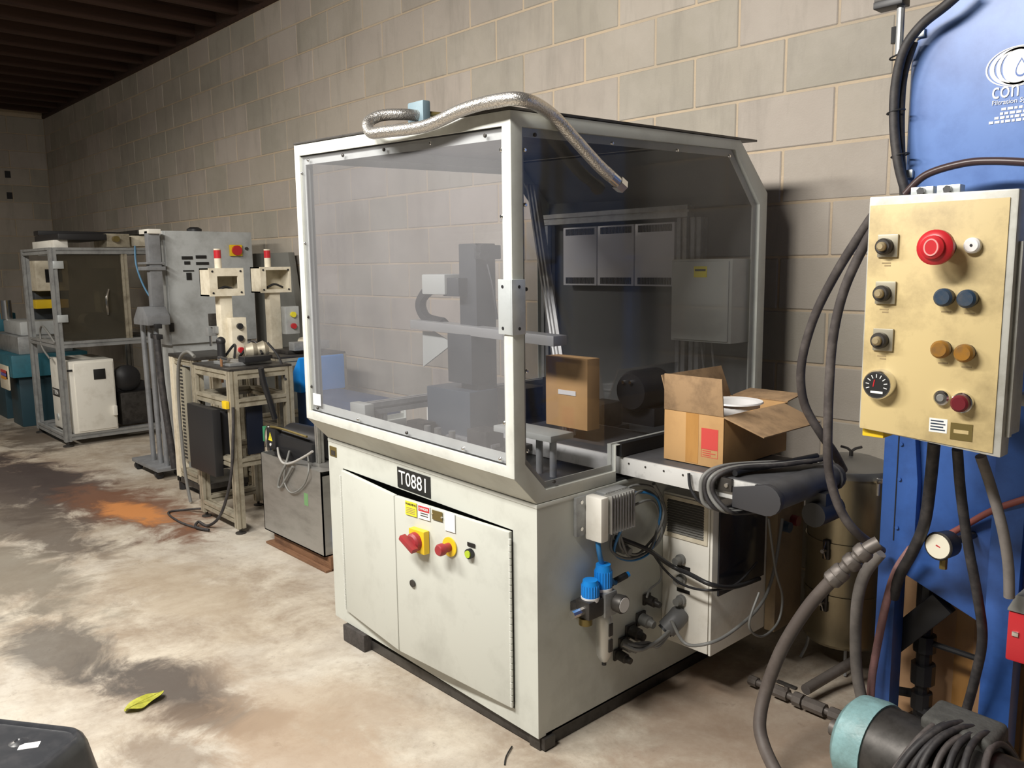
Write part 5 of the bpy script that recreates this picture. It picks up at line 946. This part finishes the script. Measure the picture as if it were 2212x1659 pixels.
MB().cyl((-4.34, 1.86, 0.93), (-4.26, 1.88, 0.925), 0.012, n=10).build('plunger', CHROME, tl); MB().cyl((-4.31, 1.86, 0.80), (-4.31, 1.86, 0.93), 0.007, n=8).build('pin', mat('rusty_pin', (0.25, 0.12, 0.05), 0.7), tl)
MB().box(-4.20, -4.15, 1.80, 1.82, 0.68, 0.72).build('connector', YEL, tl, 0.003)
for i, P in enumerate(([(-4.47, 1.95, 0.92), (-4.40, 1.98, 0.99), (-4.30, 1.93, 0.93)], [(-4.50, 2.05, 0.91), (-4.42, 2.10, 1.0), (-4.28, 2.08, 0.94)], [(-4.25, 2.10, 1.0), (-4.18, 2.13, 0.92), (-4.14, 2.14, 0.80)])): MB().tube(P, 0.007, n=6).build('hose', BLACK, tl)
vg = thing('valve_group', 'grimy valve group on the wall side of the near station post', 'valves', (-4.70, 2.0, 1.0))
for i, (dx, dz, sx_, sz_) in enumerate(((0, 0.0, .04, .05), (0.05, 0.06, .03, .07), (0.10, 0.02, .05, .04))): MB().box(-4.76 + dx, -4.76 + dx + sx_, 1.97, 2.03, 1.02 + dz, 1.02 + dz + sz_).build('valve', DSTEEL if i % 2 else ALUG, vg, 0.003)
MB().box(-4.76, -4.63, 2.0, 2.02, 1.04, 1.06).build('bracket', DSTEEL, vg, 0.002); MB().cyl((-4.74, 1.99, 0.96), (-4.74, 1.99, 1.02), 0.008, n=8).build('nozzle', CHROME, vg)
t2 = thing('clamp_tooling', 'oily tooling plate on the second test bench', 'fixture', (-4.7, 2.5, 0.888)); MB().box(-4.85, -4.6, 2.4, 2.65, 0.888, 0.91).build('base_plate', DSTEEL, t2, 0.003); MB().lathe((-4.66, 2.52, 0.95), (0.10, 0.05, 0), [(0, 0.03), (0.5, 0.04), (1, 0.02)], 14).build('casting', ALUD, t2); MB().box(-4.62, -4.55, 2.42, 2.66, 0.91, 0.96).build('silver_guard', ALUG, t2, 0.002)
lrun('bench_cable', [(-4.52, 1.80, 0.93), (-4.62, 1.80, 0.95), (-4.80, 1.82, 0.87), (-4.92, 1.85, 0.6), (-4.95, 1.87, 0.2), (-4.92, 1.88, 0.01)], 0.010, GREYC, 'grey conduit arching off the near test bench to the floor')
lrun('bench_cable', [(-4.13, 1.83, 0.69), (-4.125, 1.815, 0.5), (-4.15, 1.80, 0.3), (-4.25, 1.78, 0.1), (-4.38, 1.76, 0.012), (-4.46, 1.74, 0.02), (-4.40, 1.70, 0.012), (-4.30, 1.73, 0.012)], 0.008, RUBBER, 'black power lead trailing from the bench leg onto the floor')
lrun('bench_cable', [(-4.33, 1.72, 0.008), (-4.55, 1.68, 0.008), (-4.80, 1.70, 0.008), (-4.78, 1.80, 0.01), (-4.62, 1.85, 0.04)], 0.006, RUBBER, 'thin black lead looping on the floor by the rusty patch')
lrun('cable_bunch', [(-4.10, 1.98, 0.885), (-4.115, 2.0, 0.80), (-4.12, 2.03, 0.70), (-4.13, 2.06, 0.60)], 0.016, BLACK, 'black cable bunch falling over the near bench edge')
# ---------------- cream frame with slotted duct
df = thing('duct_frame', 'cream upright frame with slotted cable duct left of the test bench', 'frame', (-5.3, 2.0, 0))
MB().extr((-5.30, 1.99, 0.06), (-5.30, 1.99, 0.86), 0.06).build('post', CREAM, df); MB().extr((-4.98, 1.99, 0.06), (-4.98, 1.99, 0.86), 0.05).build('post', ALUD, df)
MB().box(-5.34, -4.94, 1.96, 2.26, 0.86, 0.88).build('top_plate', DSTEEL, df, 0.003); MB().extr((-5.27, 1.99, 0.84), (-5.0, 1.99, 0.84), 0.04).build('rail', ALUD, df); MB().extr((-5.27, 1.99, 0.12), (-5.0, 1.99, 0.12), 0.05).build('rail', ALUD, df)
MB().extr((-5.30, 2.24, 0.06), (-5.30, 2.24, 0.86), 0.06).build('post', CREAM, df); MB().extr((-4.98, 2.24, 0.06), (-4.98, 2.24, 0.86), 0.05).build('post', ALUD, df)
MB().box(-5.33, -4.95, 1.96, 2.27, 0.055, 0.09).build('base_plate', DSTEEL, df, 0.003)
for x in (-5.3, -4.98):
    for y in (1.99, 2.24): MB().cyl((x, y, 0), (x, y, 0.06), 0.03, n=12).build('wheel', BLACK, df)
dt = MB().box(-5.245, -5.15, 1.985, 2.02, 0.20, 0.80).build('cable_duct', mat('duct_grey', (0.30, 0.28, 0.22), 0.6), df, 0.002)
for i in range(26): MB().box(-5.235, -5.19, 1.9835, 1.985, 0.215 + i * 0.0225, 0.226 + i * 0.0225).build('slot', BLACK, dt, 0)
# ---------------- grey control cabinet on its stand
gc = thing('grey_cabinet', 'tall light grey control cabinet with red yellow isolator near the wall', 'cabinet', (-5.92, 2.45, 0))
GX, GX0, GY0, GY1, GZ0, GZ1 = -5.80, -6.06, 2.15, 2.785, 0.885, 1.665
gb_ = MB().box(GX0, GX - 0.012, GY0, GY1, GZ0, GZ1).build('housing', LGREY, gc, 0.004); gd = MB().box(GX - 0.010, GX, GY0 + 0.012, GY1, GZ0 + 0.005, GZ1).build('door', LGREY, gc, 0.004)
MB().box(GX0 + 0.02, GX - 0.03, GY0 + 0.03, GY1 - 0.03, 0.0, GZ0).build('pedestal', LGREY, gc, 0.004)
def G(px, py): return at(px, py, X=GX)
p = G(508, 541); iy = MB().box(GX, GX + 0.02, p.y - 0.045, p.y + 0.045, p.z - 0.04, p.z + 0.04).build('isolator', YEL, gd, 0.003); MB().cyl((GX + 0.02, p.y, p.z), (GX + 0.04, p.y, p.z), 0.035, n=18).build('isolator_knob', REDP, iy)
p = G(532, 537); MB().cyl((GX, p.y, p.z), (GX + 0.01, p.y, p.z), 0.012, n=12).build('lock', DSTEEL, gd)
for (px, py, w_, h_) in ((404, 557, .075, .022), (434, 555, .075, .022), (404, 568, .04, .022), (407, 585, .075, .008), (408, 597, .035, .05), (437, 569, .09, .02)):
    p = G(px, py); MB().box(GX, GX + 0.006, p.y - w_ / 2, p.y + w_ / 2, p.z - h_ / 2, p.z + h_ / 2).build('label_plate', BLKL, gd, 0.001)
vg_ = MB().box(GX0 + 0.06, GX - 0.045, GY0 - 0.006, GY0, 1.42, 1.63).build('vent_grille', LGREY, gb_, 0.002)
for i in range(11): MB().box(GX0 + 0.075, GX - 0.06, GY0 - 0.0075, GY0 - 0.006, 1.435 + i * 0.0172, 1.445 + i * 0.0172).build('vent_slot', BLACK, vg_, 0)
MB().lathe((GX - 0.08, 2.40, GZ1), (0, 0, 0.03), [(0, 0.05), (0.6, 0.05), (1, 0.03)], 18).build('top_vent', BLACK, gb_)
for z in (0.98,): MB().box(GX, GX + 0.012, GY0 + 0.0, GY0 + 0.03, z, z + 0.06).build('hinge', BLACK, gd, 0.002)
# dark sloped sheet behind the cabinet against the wall
ss = at(545, 560, Y=2.86); s1_, s2_, s3_ = at(620, 545, Y=2.86), at(643, 690, Y=2.86), at(560, 745, Y=2.86)
tag(MB().prism([at(545, 548, Y=2.88), at(622, 545, Y=2.88), at(645, 700, Y=2.88), V((s2_.x, 2.88, 0.0)), V((at(545, 548, Y=2.88).x, 2.88, 0.0))], (0, 0.05, 0)).build('sheet_panel', mat('dark_green_grey_sheet', (0.16, 0.16, 0.145), 0.5, dirt=(0.09, 0.09, 0.08), amt=0.6, scale=5), None, 0.003), 'dark grey sheet panel leaning by the wall right of the grey cabinet', 'panel')
# ---------------- column stand on a wheeled plate
cs = thing('column_stand', 'grey column stand with three tubes on a castered plate', 'stand', (-6.0, 2.06, 0))
SG = mat('blue_grey_steel', (0.26, 0.27, 0.285), 0.5, 0.3, dirt=(0.15, 0.15, 0.155), amt=0.7, scale=10)
MB().box(-6.12, -5.62, 1.94, 2.13, 0.055, 0.08).build('base_plate', SG, cs, 0.004)
for (x, y) in ((-6.07, 1.97), (-5.68, 1.97), (-6.07, 2.1), (-5.68, 2.1)): w_ = MB().cyl((x - 0.015, y, 0.028), (x + 0.015, y, 0.028), 0.028, n=14).build('caster', BLACK, cs); MB().box(x - 0.02, x + 0.02, y - 0.015, y + 0.015, 0.03, 0.056).build('caster_fork', DSTEEL, w_, 0)
for px in (322, 337, 350):
    q = at(px, 850, Y=2.03); MB().cyl((q.x, 2.03, 0.08), (q.x - 0.03, 2.03, 1.04), 0.017, n=12).build('tube', SG, cs)
q = at(326, 690, Y=2.02); MB().prism([(q.x - 0.13, 1.95, 1.04), (q.x + 0.13, 1.95, 1.04), (q.x + 0.13, 1.95, 1.10), (q.x + 0.06, 1.95, 1.16), (q.x - 0.04, 1.95, 1.16), (q.x - 0.13, 1.95, 1.075)], (0, 0.15, 0)).build('head_casting', SG, cs, 0.006)
qx = at(332, 600, Y=2.05).x; MB().box(qx - 0.035, qx + 0.025, 2.02, 2.10, 1.16, 1.66).build('column', SG, cs, 0.004); MB().box(qx - 0.14, qx + 0.04, 2.0, 2.12, 1.40, 1.425).build('collar_plate', SG, cs, 0.003); MB().box(qx - 0.14, qx + 0.04, 2.0, 2.12, 1.44, 1.455).build('collar_plate', SG, cs, 0.003); MB().box(qx - 0.13, qx + 0.05, 2.02, 2.1, 1.64, 1.67).build('top_arm', WHITEP, cs, 0.003)
for z in (1.02, 0.95): MB().box(q.x + 0.05, q.x + 0.17, 1.99, 2.03, z, z + 0.03).build('clamp', BLACK, cs, 0.003)
MB().tube([(q.x + 0.14, 2.0, 0.98), (q.x + 0.18, 2.0, 0.6), (q.x + 0.24, 2.02, 0.09)], 0.022, n=10).build('black_tube', RUBBER, cs, smooth=60)
# ---------------- profile cell at far left
fc_ = thing('guarded_cell', 'aluminium profile cell with brown tinted door panels at the far left', 'machine cell', (-7.7, 2.2, 0))
FX1, FX0, FY0, FY1, FZ = -7.27, -8.10, 1.83, 2.62, 1.585
def ex(nm, a, c_, w_=0.05, m_=ALUG): return MB().extr(a, c_, w_).build(nm, m_, fc_)
for (x, y) in ((FX1, FY0), (FX0, FY0), (FX1, FY1), (FX0, FY1)):
    ex('post', (x, y, 0.04), (x, y, FZ)); MB().lathe((x, y, 0), (0, 0, 0.042), [(0, 0.04), (0.25, 0.04), (0.4, 0.012), (1, 0.012)], 12).build('levelling_foot', DSTEEL, fc_)
for z in (FZ - 0.025, 0.82, 0.075):
    for x in (FX0, FX1): ex('rail', (x, FY0 + 0.025, z), (x, FY1 - 0.025, z))
    for y in (FY0, FY1): ex('rail', (FX0 + 0.025, y, z), (FX1 - 0.025, y, z))
ex('door_post', (FX1, 2.36, 0.845), (FX1, 2.36, FZ - 0.05), 0.045, ALUD)
dp_ = MB().box(FX1 - 0.004, FX1 + 0.002, FY0 + 0.03, 2.335, 0.85, FZ - 0.055).build('tinted_panel', PANED, fc_, 0)
MB().tube([(FX1 + 0.02, 2.20, 1.05), (FX1 + 0.06, 2.19, 1.10), (FX1 + 0.06, 2.19, 1.18), (FX1 + 0.02, 2.22, 1.25)], 0.009, n=6).build('door_handle', CHROME, fc_)
for z in (1.42, 1.0): MB().box(FX1 + 0.02, FX1 + 0.035, FY0 - 0.005, FY0 + 0.07, z, z + 0.06).build('door_hinge', GALV, fc_, 0.003)
wb = thing('white_control_box', 'white control box with small black display in the profile cell base', 'control box', (-7.5, 2.02, 0.09))
bx_ = MB().box(-7.80, -7.235, 1.875, 2.21, 0.10, 0.685).build('housing', WHITEP, wb, 0.006)
MB().box(-7.235, -7.225, 1.905, 2.20, 0.115, 0.67).build('door', WHITEP, wb, 0.006)
p = at(215, 808, X=-7.225); MB().box(-7.225, -7.221, p.y - 0.045, p.y + 0.045, p.z - 0.042, p.z + 0.042).build('display', BLKL, wb, 0.001); p = at(150, 801, X=-7.225); MB().box(-7.225, -7.221, p.y - 0.02, p.y + 0.02, p.z - 0.008, p.z + 0.008).build('slot', BLKL, wb, 0)
np_ = MB().box(-7.775, -7.58, 1.872, 1.875, 0.365, 0.43).build('number_plate', BLKL, wb, 0); text('number_text', 'T1054', 0.060, (-7.678, 1.8715, 0.397), EX, EZ, WTXT, np_, sx=0.95)
MB().cyl((-7.68, 1.875, 0.19), (-7.68, 1.868, 0.19), 0.028, n=14).build('knockout', GALV, wb); MB().box(-7.225, -7.19, 2.17, 2.20, 0.22, 0.30).build('latch', WHITEP, wb, 0.004)
# machinery glimpsed inside and on top of the cell
cm = thing('cell_machinery', 'dark machinery behind the tinted doors of the profile cell', 'machinery', (-7.7, 2.3, 0.82))
MB().box(-8.0, -7.4, 1.95, 2.55, 0.845, 0.86).build('bed', DSTEEL, cm, 0.003); MB().box(-7.7, -7.45, 2.15, 2.45, 0.86, 1.05).build('fixture', DSTEEL, cm, 0.006); MB().box(-7.75, -7.6, 2.25, 2.4, 1.05, 1.42).build('column', mat('grey_green_column', (0.30, 0.30, 0.24), 0.5), cm, 0.006); MB().cyl((-7.55, 2.1, 1.0), (-7.45, 2.12, 1.0), 0.05, n=14).build('chuck', ALUG, cm)
lm = thing('floor_machinery', 'dark oily machinery low inside the profile cell beside the white box', 'machinery', (-7.5, 2.45, 0))
MB().box(-7.9, -7.32, 2.27, 2.57, 0.105, 0.38).build('block', DSTEEL, lm, 0.01); MB().lathe((-7.45, 2.35, 0.50), (0.12, 0, 0), [(0, 0.10), (0.7, 0.11), (1, 0.05)], 20).build('pulley', BLACK, lm); MB().box(-7.6, -7.4, 2.27, 2.5, 0.38, 0.46).build('saddle', BLACK, lm, 0.004)
tpx = thing('roof_conveyor', 'pair of dark profile conveyors laid across the profile cell roof', 'conveyor', (-7.5, 2.2, 1.585))
MB().box(-7.95, -7.30, 1.86, 1.96, 1.585, 1.645).build('side_rail', WHITEP, tpx, 0.004); MB().box(-7.95, -7.25, 1.88, 2.24, 1.645, 1.695).build('belt', BLACK, tpx, 0.008); MB().box(-7.60, -7.26, 2.24, 2.42, 1.59, 1.70).build('drive_housing', ALUD, tpx, 0.006); MB().cyl((-7.25, 2.30, 1.655), (-7.20, 2.30, 1.655), 0.025, n=12).build('brass_fitting', BRASS, tpx)
MB().box(-7.7, -7.35, 2.46, 2.62, 1.6, 1.69).build('motor_cover', CREAM, tpx, 0.01); MB().box(-8.05, -7.9, 1.90, 2.62, 1.70, 1.74).build('rear_belt', BLACK, tpx, 0.004); MB().box(-7.9, -7.3, 2.50, 2.66, 1.70, 1.735).build('rear_rail', DSTEEL, tpx, 0.004); MB().box(-7.9, -7.8, 1.9, 2.6, 1.694, 1.702).build('spacer', DSTEEL, tpx, 0)
lrun('air_line', [(-7.24, 2.45, 1.60), (-7.20, 2.44, 1.42), (-7.15, 2.50, 1.2), (-7.0, 2.6, 1.02)], 0.008, mat('pale_blue_line', (0.12, 0.30, 0.5), 0.4), 'pale blue air line hanging by the profile cell', 'tube')
lrun('cell_cable', [(-7.28, 1.80, 0.84), (-7.42, 1.79, 0.92), (-7.62, 1.80, 0.96), (-7.78, 1.82, 0.90), (-7.72, 1.81, 0.78), (-7.6, 1.83, 0.69)], 0.008, GREYC, 'looped grey cable above the white control box')
# ---------------- teal lathe at the far left edge
lt = thing('teal_lathe', 'old teal lathe with pale control head at the far left edge', 'lathe', (-9.2, 1.95, 0))
LT = mat('teal_lathe_paint', (0.03, 0.16, 0.22), 0.5, dirt=(0.02, 0.07, 0.09), amt=0.6, scale=5)
MB().box(-9.75, -8.42, 1.72, 2.35, 0.46, 0.66).build('bed', LT, lt, 0.01); MB().box(-9.6, -9.1, 1.78, 2.3, 0.0, 0.46).build('pedestal', mat('dark_teal_base', (0.015, 0.05, 0.07), 0.5), lt, 0.008); MB().box(-8.85, -8.5, 1.78, 2.3, 0.0, 0.46).build('pedestal', MATS['dark_teal_base'], lt, 0.008)
MB().box(-9.3, -8.5, 1.80, 2.25, 0.66, 0.82).build('saddle', ALUG, lt, 0.01); MB().box(-9.25, -8.6, 1.85, 2.2, 0.82, 0.95).build('chuck_guard', LGREY, lt, 0.02); MB().cyl((-9.22, 1.88, 0.95), (-9.22, 1.88, 1.13), 0.05, n=16).build('spindle', CHROME, lt)
MB().box(-9.15, -8.85, 2.05, 2.35, 0.95, 1.22).build('slide', mat('dark_slide', (0.05, 0.06, 0.07), 0.5), lt, 0.01); MB().box(-9.1, -8.62, 2.02, 2.3, 1.22, 1.5).build('control_head', CREAM, lt, 0.015); MB().box(-8.62, -8.615, 2.10, 2.24, 1.3, 1.42).build('screen', BLKL, lt, 0)
MB().box(-8.85, -8.62, 2.0, 2.28, 1.06, 1.14).build('yellow_guard', YEL, lt, 0.006); MB().box(-9.55, -9.42, 1.80, 2.0, 0.82, 1.0).build('tailstock', LT, lt, 0.01)
p = at(8, 812, Y=1.70); lp = MB().box(p.x - 0.16, p.x + 0.16, 1.70, 1.715, p.z - 0.12, p.z + 0.10).build('label_panel', CREAM, lt, 0.004)
for (dz, m_) in ((0.045, REDL), (0.015, mat('label_violet', (0.18, 0.14, 0.45), 0.6)), (-0.015, mat('label_orange', (0.75, 0.32, 0.05), 0.6))): MB().box(p.x - 0.10, p.x + 0.10, 1.698, 1.70, p.z + dz - 0.013, p.z + dz + 0.013).build('label_stripe', m_, lp, 0)
MB().box(p.x - 0.05, p.x + 0.15, 1.70, 1.72, 0.44, 0.52).build('panel_bracket', LT, lt, 0.003)
# ---------------- blue bin behind the machine
bb = thing('blue_bin', 'bright blue bin partly hidden behind the T0881 machine', 'bin', (-4.0, 2.45, 0))
q0 = at(632, 800, Y=2.35)
MB().prism([(q0.x, 2.35, 0.68), (q0.x + 0.085, 2.35, 0.68), (q0.x + 0.085, 2.35, 0.88), (q0.x + 0.075, 2.35, 0.89), (q0.x, 2.35, 0.80)], (0, 0.30, 0)).build('hopper', BLUEB, bb, 0.01); MB().box(q0.x + 0.02, q0.x + 0.7, 2.36, 2.62, 0.0, 0.68).build('base', mat('navy_base', (0.01, 0.05, 0.16), 0.5), bb, 0.006)
# ================================================================ loose things on the floor
lf = thing('dried_leaf', 'crumpled yellow green leaf lying on the stained floor', 'leaf', at(310, 1520, Z=0))
n = 12; g_ = MB(); p0, p1 = at(272, 1540, Z=0.004), at(352, 1500, Z=0.004); dv = p1 - p0; sd = dv.cross(EZ).normalized(); vs_ = []; fs_ = []
for i in range(n + 1):
    t = i / n; w_ = 0.030 * (math.sin(math.pi * min(1, t * 0.93 + 0.05)) ** 0.6) * (1 + 0.25 * math.sin(9 * t))
    for s_ in (-1, -0.5, 0, 0.5, 1): vs_.append(p0 + dv * t + sd * w_ * s_ + EZ * (0.006 + 0.006 * math.sin(7 * t + 2 * s_) + 0.006 * abs(s_)))
for i in range(n):
    for k in range(4): a = i * 5 + k; fs_.append((a, a + 1, a + 6, a + 5))
m_ = len(vs_); vs2 = vs_ + [v_ - EZ * 0.002 for v_ in vs_]; fs2 = fs_ + [tuple(m_ + q for q in f[::-1]) for f in fs_]
g_.add(vs2, fs2); lf_ = g_.build('blade', mat('leaf_yellow', (0.42, 0.42, 0.05), 0.6, dirt=(0.20, 0.19, 0.03), amt=0.7, scale=40), lf, smooth=60); MB().tube([p0 + EZ * 0.012, p0.lerp(p1, .5) + EZ * 0.014, p1 + EZ * 0.012], 0.0012, n=5).build('midrib', MATS['leaf_yellow'], lf)
tw = thing('twig', 'thin dark twig on the floor below the machine corner', 'twig', at(1095, 1640, Z=0)); MB().tube([at(1106, 1612, Z=0.004), at(1098, 1625, Z=0.005), at(1092, 1638, Z=0.004), at(1090, 1652, Z=0.003)], 0.0022, n=5).build('stem', BLACK, tw)
for i, (px, py, an) in enumerate(((1008, 1360, 0.6),)): p = at(px, py, Z=0.004); tag(MB().obox(p, (0.012 * math.cos(an), 0.012 * math.sin(an), 0), (-0.003 * math.sin(an), 0.003 * math.cos(an), 0), (0, 0, 0.003)).build('wood_chip', WOOD, None, 0.001), 'small brown wood chip on the floor before the machine', 'chip')
# upturned black bin at the bottom left
BZ = 0.30
cq = at(203, 1570, Z=BZ); e1 = V((0.814, 0.582, 0)); e2 = V((0.582, -0.814, 0)); BL, BD = 0.36, 0.205
bc0 = cq - e1 * BL / 2 + e2 * BD / 2
bn = thing('upturned_bin', 'upturned black plastic bin with a small white sticker at the bottom left', 'bin', (bc0.x, bc0.y, 0))
def rr(grow, z, r):
    P = []; a_, b_ = BL / 2 + grow, BD / 2 + grow
    for (sx_, sy_, a0) in ((1, 1, 0), (-1, 1, 90), (-1, -1, 180), (1, -1, 270)):
        for k in range(9):
            a = math.radians(a0 + 11.25 * k); P.append(V((bc0.x, bc0.y, z)) + e1 * (sx_ * (a_ - r) + r * math.cos(a)) + e2 * (sy_ * (b_ - r) + r * math.sin(a)))
    return P
lv = [rr(0.048, 0.0, 0.06), rr(0.006, BZ - 0.03, 0.058), rr(0.0, BZ - 0.012, 0.056), rr(-0.008, BZ - 0.002, 0.052), rr(-0.012, BZ, 0.050), rr(-0.016, BZ - 0.003, 0.048), rr(-0.019, BZ - 0.008, 0.046)]
g_ = MB(); m_ = len(lv[0]); vs_ = [p for l_ in lv for p in l_]; fs_ = []
for i in range(len(lv) - 1):
    for k in range(m_): fs_.append((i * m_ + k, i * m_ + (k + 1) % m_, (i + 1) * m_ + (k + 1) % m_, (i + 1) * m_ + k))
fs_.append([(len(lv) - 1) * m_ + k for k in range(m_)]); fs_.append(list(range(m_))[::-1])
g_.add(vs_, fs_); BINP = mat('black_bin_plastic', (0.035, 0.037, 0.042), 0.28, dirt=(0.06, 0.06, 0.065), amt=0.6, scale=30)
g_.build('shell', BINP, bn, smooth=40)
q = at(40, 1603, Z=BZ - 0.008); MB().lathe(V((q.x, q.y, BZ - 0.008)), (0, 0, 1), [(0, 0.022), (0.003, 0.014), (0.004, 0.009), (0.0015, 0.006)], 18).build('mould_mark', BINP, bn)
q = at(63, 1611, Z=BZ - 0.008); MB().obox((q.x, q.y, BZ - 0.0077), V((0.46, 0.89, 0)) * 0.022, V((0.89, -0.46, 0)) * 0.013, EZ * 0.0004).build('sticker', WLAB, bn, 0)
